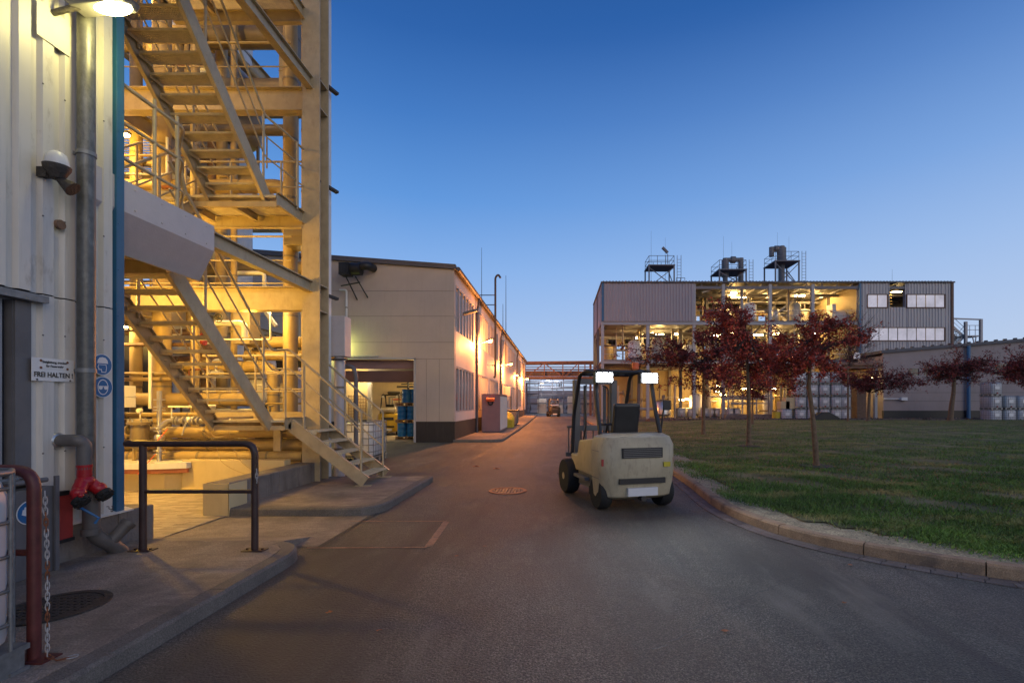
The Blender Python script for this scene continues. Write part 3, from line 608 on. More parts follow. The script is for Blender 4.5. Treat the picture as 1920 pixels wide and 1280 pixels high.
chain([(-3.075,2.9,1.12),(-3.06,2.9,.70),(-3.045,2.885,.15),(-2.96,2.86,.135),(-2.90,2.92,.135)], M['chainwhite'], M['rust'], 'white and rusty chain hanging down beside the red barrier post', .038)
chain([(-3.12,5.0,1.14),(-3.11,5.0,.80)], M['bardark'], M['chainwhite'], 'short faded chain hanging at the dark barrier post', .05)
# ---------------- steel stair tower ----------------
XR, XL = -5.35, -6.30
st = thing('steel_staircase', 'tall cream painted steel staircase zigzagging up the tower', 'staircase', (-5.8, 8, 0))
def grating_mb(w, d, n, bars=.032, th=.028):
    q = MB(); k = int(d/bars)
    for i in range(k+1): y = i*d/k; q.box((0, y-.0025, -th), (w, y+.0025, 0))
    m = int(w/(bars*1.1))
    for i in range(m+1): x = i*w/m; q.box((x-.002, 0, -th*.55), (x+.002, d, -.004))
    q.box((0, -.006, -th-.01), (w, 0, .003)); q.box((0, d, -th), (w, d+.005, 0)); q.box((-.006,0,-.07),(0,d,0)); q.box((w,0,-.07),(w+.006,d,0)); return q
trd = None
def tread(x, y, z, w=.95, d=.25):
    global trd
    if trd is None:
        q = grating_mb(w, d, 1); trd = part('tread', q, M['grating'], st); o = trd
    else: o = trd.copy(); S.collection.objects.link(o)
    o.location = Vector((x, y, z))-Vector(st.location); return o
def rails(path3, posts, hs=(1.3,.93,.56), r=(.022,.014,.014), par=None, rad=.06, m=None):
    """path3: walking-line points; rails follow at given heights"""
    for h, rr in zip(hs, r):
        q = MB(); q.tube(arc([Vector(p)+Vector((0,0,h)) for p in path3], rad, 4), rr, 8); part('handrail' if h == hs[0] else 'knee_rail', q, m or M['steel'], par or st, smooth=50)
    for p in posts: q = MB(); q.cyl(p, (p[0], p[1], p[2]+hs[0]), .021, 8); part('rail_post', q, m or M['steel'], par or st, smooth=50)
def stringer(x, p, q, w=.06, h=.24, side=1):
    b_ = MB(); b_.chan((x, p[0], p[1]), (x, q[0], q[1]), w, h, .01, side); 
    n = 9
    for i in range(n):
        t = (i+.5)/n; y = p[0]+(q[0]-p[0])*t; z = p[1]+(q[1]-p[1])*t
        b_.cyl((x-.032, y, z-.03), (x+.035, y, z-.03), .011, 6)
    part('stringer', b_, M['steel'], st)
for lv in range(3):
    o = 4.06*lv
    # flight towards the camera (right side)
    for k in range(11): tread(XL, 7.01+(k-1)*.195-.12, 3.28-(k-1)*.193+o)
    p, q = (8.94, 1.24+o), (6.66, 3.50+o)
    stringer(XR+.03, p, q, side=-1); stringer(XL-.03, p, q, side=1)
    if lv < 2:
        nose = lambda y: (3.28-(y-7.01)*.99+o)
        rails([(XR+.03,6.62,nose(6.62)),(XR+.03,8.86 if lv == 0 else 8.78,nose(8.86 if lv == 0 else 8.78))]+([(XR+.03,9.02,1.35),(XR+.12,9.06,1.35)] if lv == 0 else [(XR+.26,9.0,1.35+o),(XR+.29,9.62,1.35+o)]), [(XR+.03,7.3,nose(7.3)-.05),(XR+.03,8.74,nose(8.74)-.05)]+([] if lv == 0 else [(XR+.31,9.35,1.35+o)]))
        rails([(XL-.03,6.62,nose(6.62)),(XL-.03,8.86,nose(8.86)),(XL-.03,9.0,1.35+o)], [(XL-.03,7.3,nose(7.3)-.05),(XL-.03,8.4,nose(8.4)-.05)])
    # return flight away from the camera (left side), two metres up
    if lv < 2:
        for k in range(9): 
            t_ = trd.copy(); S.collection.objects.link(t_); t_.location = Vector((-7.6, 6.9+k*.21, 3.86+k*.195+o))-Vector(st.location)
        for x, sd_ in ((-7.63,1),(-6.62,-1)): stringer(x, (6.7,3.6+o), (8.95,5.36+o), side=sd_)
        for x in (-7.66,-6.59): rails([(x,6.7,3.68+o),(x,8.9,5.41+o)], [(x,7.2,4.1+o),(x,8.0,4.7+o),(x,8.8,5.3+o)], (1.05,.7,.38))
# landings
def landing(x0, x1, y0, y1, z, edge=.2, lab=None):
    g = grating_mb(x1-x0, y1-y0, 1, .034, .03); g.v = [(a+x0, b_+y0, c+z) for a, b_, c in g.v]; part('landing', g, M['grating'], st, lab)
    f = MB(); h = edge
    f.chan((x1+.03,y0,z-h/2+.05),(x1+.03,y1,z-h/2+.05), .06, h, .01, -1); f.chan((x0-.03,y0,z-h/2+.05),(x0-.03,y1,z-h/2+.05), .06, h, .01, 1)
    f.bar((x0,y0+.03,z-h/2-.035),(x1,y0+.03,z-h/2-.035), .05, h-.14); f.ibeam((x0,y1-.05,z-h/2-.04),(x1,y1-.05,z-h/2-.04), .1, h, .01)
    for i in range(1, 3): x = x0+(x1-x0)*i/3; f.ibeam((x,y0+.06,z-.11),(x,y1-.1,z-.11), .07, .14, .008)
    part('landing_frame', f, M['steel'], st)
landing(XL-.05, -5.04, 8.92, 10.1, 1.35, .22, 'lowest grating landing')
for z in (5.41, 9.47): landing(-7.6, -5.08, 8.72, 9.64, z, .24)
for z in (3.66, 7.72): landing(-7.6, XR, 5.55, 6.66, z, .2)
rails([(-5.25,10.08,1.35),(-7.4,10.08,1.35)], [(-5.3,10.08,1.35),(-6.3,10.08,1.35),(-7.3,10.08,1.35)])
q = MB(); q.bar((-5.2,10.08,1.42),(-7.4,10.08,1.42),.01,.13); part('toe_board', q, M['steel'], st)
for z in (5.41, 9.47): rails([(-5.1,9.62,z),(-7.4,9.62,z)], [(-5.5,9.62,z),(-6.5,9.62,z),(-7.4,9.62,z)], (1.05,.55,.12))
# lowest flight down to the pavement, at right angles
ys = (9.09, 10.10); n = 6; rise = (1.35-.12)/(n+.0); run = (3.60-5.04)/n
for i in range(1, n):
    x = -5.04+(1.44/n)*i; z = 1.35-rise*i
    g = MB(); w_, d_ = ys[1]-ys[0]-.02, .24
    g0 = grating_mb(w_, d_, 1); g.v = [(x+.02+b_, ys[0]+.01+a, z+c) for a, b_, c in g0.v]; g.f = [tuple(reversed(f)) for f in g0.f]; part('tread', g, M['grating'], st)
for y, s_ in ((ys[0]-.03,1),(ys[1]+.03,-1)):
    g = MB(); g.chan((-5.12,y,1.28),(-4.98,y,1.28),.06,.22,.01,s_); g.chan((-5.02,y,1.27),(-3.60,y,.19),.06,.22,.01,s_); g.box((-3.78,y-.06,.117),(-3.50,y+.06,.132))
    for i in range(8): t = (i+.5)/8; g.cyl((-5.0+1.35*t, y-.034, 1.25-1.05*t),(-5.0+1.35*t, y+.034, 1.25-1.05*t),.012,6)
    part('stringer', g, M['steel'], st)
pa = [(-5.25,9.05,1.33),(-5.02,9.05,1.33),(-3.66,9.05,.14)]
rails(pa, [(-5.10,9.05,1.3),(-4.75,9.05,1.05),(-3.68,9.05,.14)], (1.33,.98,.62))
pb = [(-6.2,10.12,1.34),(-5.02,10.12,1.34),(-3.66,10.12,.14)]
rails(pb, [(-5.1,10.12,1.3),(-4.45,10.12,.85),(-3.66,10.12,.14)], (1.33,.98,.62))
# near landing balustrade above the apron
for z in (3.98, 8.04):
    rails([(-4.92,4.6,z),(-4.92,6.35,z),(-5.2,6.62,z-.15),(-5.32,6.9,z-.62)], [(-4.92,5.4,z+.1),(-4.92,5.9,z+.1),(-4.92,6.25,z+.1)], (1.28,.85,.45), (.024,.02,.02))
# sheet apron on the outer side of the near landing
for z in (3.36, 7.42):
    q = MB(); q.prism([(-4.90,0,z+.75),(-4.78,0,z+.75),(-4.78,0,z+.42),(-4.98,0,z),(-5.02,0,z+.0),(-4.84,0,z+.42)], (0,0,0)) if False else None
    pr = [(-4.90,z+.76),(-4.78,z+.76),(-4.78,z+.41),(-4.985,z),(-5.01,z),(-4.80,z+.42),(-4.80,z+.74),(-4.90,z+.74)]
    q.prism([(x, 4.9, zz) for x, zz in pr], (0,1.83,0)); q.add([(-4.90,6.72,z+.75),(-4.785,6.72,z+.75),(-4.785,6.72,z+.41),(-4.99,6.72,z+.01),(-5.1,6.72,z+.01),(-5.1,6.72,z+.75)], [(0,1,2,3,4,5)])
    for i in range(5):
        for zz in (z+.70, z+.47): q.sph((-4.78, 5.1+i*.37, zz), .012, 6, 4)
    part('sheet_apron', q, M['apron'], st, 'white folded sheet metal cladding of the near landing')
# ---------------- process tower frame ----------------
tw = thing('process_tower', 'open steel process tower behind the staircase with column and beams', 'tower', (-8, 12, 0))
def beam(p, q_, w, h, m='steel', nm='beam', t=.016): b_ = MB(); b_.ibeam(p, q_, w, h, t); part(nm, b_, M[m], tw)
c = MB(); 
for y in (9.62, 9.98): c.box((-5.08,y-.013,0),(-4.73,y+.013,16))
c.box((-4.915,9.633,0),(-4.895,9.967,16)); 
for z in (3.5,4.02,7.55,8.1,12.1): c.box((-5.07,9.634,z),(-4.74,9.966,z+.02))
part('column', c, M['steel'], tw, 'main steel column beside the street')
c = MB(); c.box((-5.25,10.0,-.02),(-4.895,10.18,16)); c.box((-5.25,10.184,-.02),(-4.88,10.42,16)); part('cladding_strip', c, M['tankwhite'], tw, 'white cladding strip facing the road')
for z in (3.92, 6.2, 8.3, 10.4):
    c = MB(); c.bar((-4.95,9.93,z+.04),(-4.72,10.36,z-.03),.09,.05); c.box((-4.89,10.0,z-.02),(-4.80,10.06,z+.07)); part('bracket', c, M['iron'], tw)
beam((-4.93,6.7,3.98),(-4.93,9.62,3.98),.14,.22); beam((-4.93,5.4,8.02),(-4.93,9.62,8.02),.14,.24); beam((-4.93,5.4,12.1),(-4.93,9.62,12.1),.14,.24)
for z in (3.80, 7.87, 11.9): beam((-5.08,9.95,z),(-14,9.95,z),.22,.48)
for z in (3.80, 7.87, 11.9):
    beam((-9.3,9.8,z),(-9.3,17,z),.2,.4); beam((-12.5,9.8,z),(-12.5,17,z),.2,.4); beam((-8.5,13.5,z),(-14,13.5,z),.2,.36); beam((-8.5,17,z),(-14,17,z),.2,.36)
beam((-6.9,8.8,5.2),(-7.8,8.8,5.2),.1,.2)
for (x, y) in ((-9.3,10.1),(-12.5,10.1),(-9.3,13.5),(-12.5,13.5),(-9.3,17),(-12.5,17),(-7.75,6.0)):
    c = MB(); c.ibeam((x,y,0),(x,y,16 if x < -8 else 12),.26,.26,.016,(1,0,0)); part('column', c, M['steel'], tw)
for z in (4.03, 8.1):
    g = grating_mb(4.4, 6.6, 1, .12, .03); g.v = [(a-13.8, b_+10.2, cc+z) for a, b_, cc in g.v]; part('deck', g, M['grating'], tw)
for (a, b_) in (((-9.3,13.5,.2),(-12.5,13.5,3.6)),((-9.3,13.5,4.2),(-12.5,13.5,7.6)),((-9.3,17,8.2),(-12.5,17,11.7)),((-9.3,10.2,8.2),(-12.5,10.2,11.7))):
    c = MB(); c.bar(a, b_, .08, .08); part('brace', c, M['steel'], tw)
for z in (4.06, 8.12):
    for y in (10.15, 13.3): rails([(-5.6 if y < 11 else -9.4,y,z),(-13.6,y,z)], [(x,y,z) for x in (-8.0,-9.6,-11.2,-12.8)], (1.1,.6,.12), par=tw)
c = MB(); c.box((-16,15.6,0),(-7.8,15.7,3.6)); part('rear_wall', c, M['shadewall'], tw, 'rear wall coloured dark as shade behind the pipes')
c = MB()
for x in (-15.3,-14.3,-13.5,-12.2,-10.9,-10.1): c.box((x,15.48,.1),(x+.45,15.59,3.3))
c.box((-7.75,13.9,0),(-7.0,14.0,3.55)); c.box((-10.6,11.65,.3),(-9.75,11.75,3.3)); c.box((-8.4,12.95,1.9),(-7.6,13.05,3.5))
part('shade_panel', c, M['black'], tw)  # black panels added as the shaded gaps behind the pipework
c = MB(); c.box((-7.3,10.9,0),(-7.0,11.2,.9)); part('footing', c, M['cream'], tw, bevel=.02); c = MB(); c.box((-6.2,10.7,0),(-5.6,11.3,.75)); part('footing', c, M['cream'], tw, bevel=.02)
# low walls and plinths at the tower foot
c = MB(); c.box((-5.19,7.1,-.02),(-4.83,8.4,.49)); c.box((-5.19,8.404,-.02),(-4.83,9.9,.485)); lw = solo('low_concrete_wall', 'low rough concrete wall beside the pavement leading to the stairs', 'wall', c, M['plinth'], bevel=.025)
c = MB(); c.box((-5.2,7.086,0),(-4.822,7.1,.485)); c.box((-4.83,7.086,0),(-4.818,7.5,.47)); pe = mk('painted_end', c, M['cream']); pe.parent = lw; pe.location = -lw.location
c = MB(); c.box((-7.15,9.2,-.02),(-5.2,9.42,.58)); c.box((-7.15,9.17,-.02),(-5.2,9.2,.06)); solo('bund_wall', 'smooth cream painted bund wall in yellow light below the pipes', 'wall', c, M['cream'], bevel=.012)
t = thing('machine_plinth', 'cream concrete plinth with white slab and red-brown band', 'plinth', (-9,10,0))
c = MB(); c.prism([(-12,9.12,-.02),(-7.42,9.12,-.02),(-7.17,9.3,-.02),(-7.17,11,-.02),(-12,11,-.02)], (0,0,.38)); part('base', c, M['cream'], t)
c = MB(); c.prism([(-12,8.92,.362),(-7.5,8.92,.362),(-6.98,9.1,.362),(-6.98,9.15,.362),(-7.2,9.35,.362),(-12,9.35,.362)], (0,0,.078)); part('band', c, M['brownband'], t)
c = MB(); c.prism([(-12,8.9,.442),(-7.5,8.9,.442),(-6.97,9.08,.442),(-6.97,9.19,.442),(-7.16,9.4,.442),(-7.16,11,.442),(-12,11,.442)], (0,0,.11)); part('slab', c, M['tankwhite'], t, bevel=.005)
# ---------------- pipes ----------------
def pipe(pts, r, lab, m='pipe', group='pipes of the process tower', rad=None, clips=True, n=16):
    t = thing('process_pipe', lab, 'pipe', tuple(pts[0]), group)
    pp = arc(pts, rad or r*2.2, 6) if len(pts) > 2 else pts
    q = MB(); q.tube(pp, r, n); part('pipe', q, M[m], t, smooth=50)
    q = MB(); cnt = 0
    for a, b_ in zip(pts[:-1], pts[1:]):
        a = Vector(a); b_ = Vector(b_); d = b_-a; ln = d.length; d.normalize(); k = int(ln/1.3)
        for i in range(k):
            c_ = a+d*(ln*(i+.5)/max(k,1)); q.cyl(c_-d*.022, c_+d*.022, r+.007, n); cnt += 1
    if cnt and clips: part('joint_band', q, M['pipegrey'], t, smooth=50)
    return t
pipe([(-12,9.75,1.08),(-4.95,9.75,1.08)], .115, 'long horizontal pipe, topmost of the three above the bund wall', 'pipe')
pipe([(-12,9.85,.82),(-4.95,9.85,.82)], .125, 'long horizontal pipe, middle of the three above the bund wall', 'pipe')
pipe([(-12,9.7,.60),(-5.1,9.7,.60)], .105, 'long horizontal pipe, lowest of the three resting behind the bund wall', 'pipe')
pipe([(-12.5,11,1.75),(-6.9,11,1.75)], .15, 'thick horizontal pipe behind the handwheel cabinet', 'pipe')
pipe([(-12.5,10.3,1.42),(-7.2,10.3,1.42)], .05, 'thin horizontal pipe under the handwheel cabinet', 'pipe')
pipe([(-12.5,10.35,1.28),(-7.4,10.35,1.28)], .06, 'second thin horizontal pipe under the handwheel cabinet', 'pipe')
pipe([(-12.5,10.8,2.20),(-8.1,10.8,2.20)], .045, 'lower of two thin bright pipes left of the middle flight', 'pipe')
pipe([(-12.5,10.8,2.32),(-8.3,10.8,2.32)], .04, 'upper of two thin bright pipes left of the middle flight', 'pipe')
pipe([(-12.5,11.2,3.02),(-8.4,11.2,3.02)], .045, 'thin brown rusty pipe in the dark opening left of the stairs', 'brown')
pipe([(-7.4,11.5,3.12),(-5.05,11.5,3.12)], .13, 'upper horizontal pipe right of the middle flight under the beam', 'pipe')
pipe([(-7.4,11.5,2.80),(-5.05,11.5,2.80)], .125, 'lower horizontal pipe right of the middle flight under the beam', 'pipe')
pipe([(-9.4,11.4,2.52),(-6.7,11.4,2.52),(-6.7,11.4,1.2)], .13, 'horizontal pipe passing behind the middle flight and turning down', 'pipe')
pipe([(-10,13,5.28),(-6.75,13,5.28)], .19, 'fat horizontal pipe above the four metre beam seen under the stair beam', 'pipegrey')
pipe([(-9.5,12.0,8.05+.38),(-6.55,12.0,8.43)], .13, 'short pipe lying on the eight metre beam', 'pipegrey')
pipe([(-10,11.2,6.68),(-6.42,11.2,6.68),(-6.22,11.2,6.48),(-6.22,11.2,5.6)], .155, 'horizontal pipe with an elbow turning down to the tall pipes', 'pipe', rad=.3)
pipe([(-9.8,12.3,10.95),(-7.2,12.3,10.95)], .26, 'large horizontal duct pipe, topmost behind the upper flight', 'pipegrey')
pipe([(-9.8,12.3,9.65),(-6.9,12.3,9.65)], .24, 'large horizontal duct pipe, second behind the upper flight', 'pipegrey')
for i, (x, y, r, lab, m) in enumerate(((-6.08,11.0,.15,'tall vertical pipe left of the column','pipe'),(-5.86,11.6,.10,'slim vertical pipe between the two tall pipes','pipegrey'),(-5.5,10.7,.155,'tall vertical pipe with rust streaks next to the column','pipe'),(-9.0,11,.18,'fat yellow vertical pipe at the left of the tower','pipe'),(-9.85,11.3,.12,'vertical pipe nearest the blue corner trim','pipe'),(-8.25,11.0,.09,'slim vertical pipe behind the upper flight','pipe'),(-8.9,12.8,.14,'vertical pipe beside the white silo','pipe'),(-7.9,11.8,.07,'thin vertical pipe in front of the white silo','pipe'))):
    pipe([(x,y,.0 if i > 2 else .3),(x,y,15)], r, lab, m)
pipe([(-8.3,13,4.7),(-7.55,13,4.7)], .1, 'short stub pipe between silo and pipes', 'pipe')
pipe([(-8.3,12.2,4.95),(-7.4,12.2,4.95),(-7.4,12.2,4.0),(-7.1,12.2,3.6)], .05, 'hooked thin pipe beside the silo under the upper landing', 'tankwhite')
pipe([(-8.6,10.2,2.9),(-8.6,10.2,1.55)], .03, 'thin white vertical pipe rising from the valve', 'tankwhite', clips=False)
pipe([(-7.2,10.2,3.35),(-6.6,10.2,3.35),(-6.6,10.2,3.05)], .06, 'short white pipe with a valve on the cream beam', 'tankwhite')
random.seed(11)
for i, z in enumerate((2.75,3.45,4.6,5.1,5.9,6.9,7.35,9.1,9.9,10.4,11.3)):
    x0 = -13; x1 = -8.6-random.random()*.9; y = 11+random.random()*2.5
    pts = [(x0,y,z),(x1,y,z)]+([(x1,y,z-1.2-random.random())] if i%2 else [(x1,y+1.5,z)])
    pipe(pts, random.choice([.05,.07,.1,.13]), ORD[i]+' bent pipe from the bottom in the bundle left behind the stairs', random.choice(['pipe','brown','pipegrey','brown']))
random.seed(77)
where = ['low behind the bund wall','behind the filter pot','behind the middle flight','left of the white silo','behind the upper flight']
for i in range(34):
    w_ = i%5; x = random.uniform(-10.4,-6.3) if w_ < 3 else random.uniform(-10.6,-8.4); y = random.uniform(10.3,12.6); z = {0:random.uniform(.3,1.2),1:random.uniform(.8,2),2:random.uniform(1.6,3.5),3:random.uniform(4.4,7.4),4:random.uniform(8.5,12)}[w_]; r = random.choice([.018,.025,.03,.045]); L_ = random.uniform(.7,2.4)
    x1 = min(x+L_, -5.4 if w_ < 3 else -8.2); k_ = random.random()
    pts = [(x,y,z),(x1,y,z),(x1,y,z+random.uniform(-.8,.9))] if k_ < .6 else [(x,y,z-L_*.5),(x,y,z+L_*.5),(x+.4,y,z+L_*.5)]
    pipe(pts, r, f'thin bent line {where[w_]}, one of the dense small pipework', random.choice(['brown','pipe','pipegrey','tankwhite','cable','rust']), 'thin process lines in the tower', clips=False, n=8)
for i in range(16):
    w_ = i%3; x = random.uniform(-10.2,-6.4) if w_ == 0 else random.uniform(-10.3,-8.6); y = random.uniform(10.6,12.2); z = {0:random.uniform(.6,3.2),1:random.uniform(4.4,7),2:random.uniform(8.4,11)}[w_]
    q = MB(); q.cyl((x-.11,y,z),(x+.11,y,z),.05,10); q.cyl((x-.12,y,z),(x-.095,y,z),.085,12); q.cyl((x+.095,y,z),(x+.12,y,z),.085,12); q.cyl((x,y,z),(x,y,z+.2),.025,8); q.torus((x,y,z+.2),.07,.01,'z',14,5)
    solo('flanged_valve', f"small flanged valve with handwheel on the {['ground','first','second'][w_]} level of the tower", 'valve', q, M[random.choice(['alu','redpanel','grey','pipegrey'])], 'small valves in the tower', smooth=40)
# silo, vessels, ducts
t = thing('silo', 'tall white cylindrical silo behind the staircase', 'silo', (-10.2,14.3,0))
q = MB(); q.lathe((-10.2,14.3,0), [(1.0,.3),(1.0,15)], 40); part('shell', q, M['tankwhite'], t, smooth=40)
q = MB()
for z in (3,6,9,12): q.lathe((-10.2,14.3,z), [(1.012,0),(1.012,.05)], 40)
part('seam_ring', q, M['pipegrey'], t, smooth=40)
def vessel(x, y, z0, z1, r, lab, m='tankwhite', nm='vessel'):
    t = thing(nm, lab, 'tank', (x,y,z0)); h = z1-z0
    q = MB(); q.lathe((x,y,z0), [(.01,0),(r*.6,.03),(r*.92,.1*h),(r,.16*h),(r,.84*h),(r*.92,.92*h),(r*.5,h),(.01,h)], 24); part('shell', q, M[m], t, smooth=60)
    q = MB(); q.cyl((x,y,z1-.02),(x,y,z1+.12),r*.2,12); q.cyl((x,y,z1+.05),(x,y,z1+.08),r*.34,12); q.lathe((x,y,z0+h*.5), [(r+.008,0),(r+.008,.03)], 24); part('nozzle', q, M['pipegrey'], t, smooth=40)
    q = MB()
    for k in range(3): a = k*2.09+.4; q.bar((x+r*.8*cos(a),y+r*.8*sin(a),z0+.1*h),(x+r*.8*cos(a),y+r*.8*sin(a),max(z0-.6,0)),.06,.06)
    part('leg', q, M['pipegrey'], t)
vessel(-7.55,12.3,1.6,2.9,.34,'pale upright vessel seen through the middle flight treads')
vessel(-6.9,12.6,1.0,2.6,.35,'blueish white vessel between the middle flight and the column','apron')
vessel(-10.9,12.2,.5,3.2,.5,'brown upright vessel in the dark bay at the left','brown')
vessel(-11.1,11.6,4.6,6.8,.55,'yellow lit vessel on the first deck at the left','pipe')
vessel(-9.9,12.4,8.5,10.9,.5,'yellow lit vessel on the second deck at the left','pipe')
vessel(-8.6,13.2,8.6,10.2,.45,'small vessel beside the upper duct pipes','pipegrey')
for i, (a, b_, lab) in enumerate((((-7.32,10.9,3.0),(-6.95,11.3,3.9),'boxy grey duct end under the beam'),((-6.95,11.9,10.5),(-6.62,12.6,11.4),'boxed duct flange, upper one by the tall pipes'),((-6.75,11.7,9.3),(-6.42,12.5,10.1),'boxed duct flange, lower one by the tall pipes'),((-5.95,10.5,5.1),(-5.35,11.0,5.5),'grey box at the foot of the tall pipes'),((-9.2,9.6,1.58),(-8.72,10.0,2.02),'cream cabinet carrying the black handwheel'))):
    q = MB(); q.box(a, b_); q.box((a[0]-.012,a[1]-.012,(a[2]+b_[2])/2-.008),(b_[0]+.012,b_[1]+.012,(a[2]+b_[2])/2+.008)); solo('duct_box', lab, 'duct box', q, M['tankwhite' if i == 4 else 'pipegrey'], 'boxes of the process tower', bevel=.008)
def wheel(c, r, lab, ax='y', m='black'):
    t = thing('handwheel', lab, 'handwheel', tuple(c)); q = MB(); q.torus(c, r, r*.13, ax, 20, 6); part('rim', q, M[m], t, smooth=60)
    q = MB()
    for k in range(3):
        a = k*pi/3+.3; d = Vector((cos(a),0,sin(a)) if ax == 'y' else (cos(a),sin(a),0))*r; q.cyl(Vector(c)-d, Vector(c)+d, r*.09, 6)
    q.cyl(Vector(c), Vector(c)+Vector((0,.1,0) if ax == 'y' else (0,0,-.12)), r*.14, 8); part('spokes', q, M[m], t)
wheel((-8.93,9.52,1.80), .085, 'black handwheel on the cream cabinet at the tower foot')
wheel((-7.02,10.0,3.42), .085, 'dark handwheel on the white pipe in front of the cream beam')
wheel((-8.0,9.8,2.72), .09, 'small handwheel seen between the treads of the middle flight', 'z', 'tankwhite')
wheel((-6.9,11.3,2.08), .12, 'flat white handwheel right of the middle flight', 'z', 'tankwhite')
# filter pot and valve assembly on the plinth
t = thing('filter_housing', 'grey lidded filter pot with gauge standing on the machine plinth', 'filter', (-8.35,9.3,.55))
q = MB(); q.lathe((-8.12,9.4,.75), [(.06,0),(.13,.06),(.15,.12),(.15,.5),(.2,.5),(.2,.55),(.17,.56),(.14,.60),(.0,.63)], 20); part('body', q, M['pipegrey'], t, smooth=40)
q = MB(); q.cyl((-8.12,9.4,1.36),(-8.12,9.4,1.48),.012,6); q.cyl((-8.12,9.36,1.52),(-8.12,9.42,1.52),.045,14); part('gauge', q, M['tankwhite'], t, smooth=40)
for x in (-8.22,-8.02): q = MB(); q.cyl((x,9.38,.55),(x,9.38,.85),.028,8); part('leg', q, M['pipe'], t)
q = MB()
for k in range(8): a = k*pi/4; q.cyl((-8.12+.175*cos(a),9.4+.175*sin(a),1.24),(-8.12+.175*cos(a),9.4+.175*sin(a),1.36),.016,6)
part('lid_bolts', q, M['steelcool'], t)
q = MB(); q.cyl((-8.7,9.4,1.15),(-8.25,9.4,1.15),.05,12)
for x in (-8.62,-8.56,-8.34): q.cyl((x,9.4,1.15),(x+.02,9.4,1.15),.1,14)
part('inlet', q, M['pipegrey'], t, smooth=40)
t = thing('valve_manifold', 'bright flanged valve manifold with levers beside the filter pot', 'valve', (-7.6,9.4,.55))
q = MB(); q.cyl((-7.7,9.35,.55),(-7.7,9.35,1.9),.042,12); q.tube(arc([(-7.7,9.35,1.18),(-7.55,9.35,1.33),(-6.3,9.35,1.33)],.08),.045,12); q.sph((-7.7,9.35,1.0),.09,12,8); q.sph((-7.12,9.35,1.33),.085,12,8)
for z in (.68,.74,.88,1.12,1.18,1.52,1.58,1.72): q.cyl((-7.7,9.35,z),(-7.7,9.35,z+.022),.092,16)
for x in (-7.4,-7.34,-7.22,-7.02,-6.94): q.cyl((x,9.35,1.33),(x+.02,9.35,1.33),.092,16)
part('valve_body', q, M['alu'], t, smooth=40)
for a, b_ in (((-7.12,9.28,1.33),(-7.15,9.2,1.05)),((-7.62,9.25,1.0),(-7.6,9.2,.75))): q = MB(); q.bar(a, b_, .03, .012); part('lever', q, M['steelcool'], t)
q = MB(); q.box((-7.5,9.3,1.58),(-6.9,9.36,1.62)); q.cyl((-7.45,9.33,1.6),(-7.45,9.33,1.38),.012,6); q.cyl((-6.7,9.33,1.6),(-6.7,9.33,1.36),.012,6); q.cyl((-6.98,9.33,1.61),(-6.6,9.33,1.62),.02,8); part('actuator', q, M['tankwhite'], t)
q = MB(); q.bar((-7.38,9.15,1.18),(-7.55,9.0,.85),.05,.012); q.bar((-7.5,9.02,.72),(-7.7,8.86,.36),.05,.012); solo('warning_ribbon', 'orange strap hanging from the valve over the plinth edge', 'strap', q, M['orange'])
q = MB(); q.box((-5.62,9.55,.72),(-5.48,9.6,1.2)); q.box((-5.66,9.5,1.18),(-5.44,9.6,1.24)); solo('pipe_bracket', 'flat steel bracket clamping the horizontal pipes', 'bracket', q, M['steel'], bevel=.004)
def cable(pts, r, lab, m='cable', seed=1):
    random.seed(seed); q = MB(); q.tube(arc(pts, .2, 5), r, 6); solo('cable', lab, 'cable', q, M[m], 'loose cables', smooth=50)
cable([(-6.6,8.95,1.15),(-6.35,8.98,.95),(-6.3,9.0,.6),(-6.1,9.02,.45),(-5.6,9.03,.25)], .006, 'thin yellow cable hanging over the bund wall', 'pipe')
cable([(-6.1,8.95,1.15),(-5.95,9.0,.6),(-5.55,9.05,.3)], .006, 'second thin cable hanging beside the bund wall', 'pipe')
cable([(-9.2,9.0,.9),(-8.9,8.98,.82),(-8.6,8.95,.7),(-8.4,8.93,.56)], .02, 'thick black hose coiled at the left of the plinth')
cable([(-9.2,9.05,.75),(-8.95,9.0,.72),(-8.75,8.95,.6),(-8.9,8.94,.57),(-9.2,8.95,.6)], .018, 'black hose loop lying on the white slab')
cable([(-6.3,9.2,1.05),(-6.45,9.1,1.0),(-6.6,9.05,1.25)], .014, 'short cable looping under the lowest landing', 'pipe')
t = thing('junction_box', 'white cable box high on the column beside the street', 'box', (-4.8,10.45,2.6))
q = MB(); q.box((-4.98,10.44,2.68),(-4.6,10.76,3.55)); part('box', q, M['apron'], t, bevel=.01)
q = MB(); q.box((-5.06,10.43,2.6),(-4.56,10.5,2.63)); part('mount', q, M['iron'], t)
pipe([(-4.78,10.6,2.68),(-4.78,10.6,.0)], .11, 'stout grey vertical pipe under the white box at the column', 'apron')
pipe([(-4.95,10.9,2.5),(-4.62,10.9,2.5),(-4.55,10.9,2.3),(-4.55,10.9,.2)], .045, 'dark bent conduit next to the white box', 'grey')
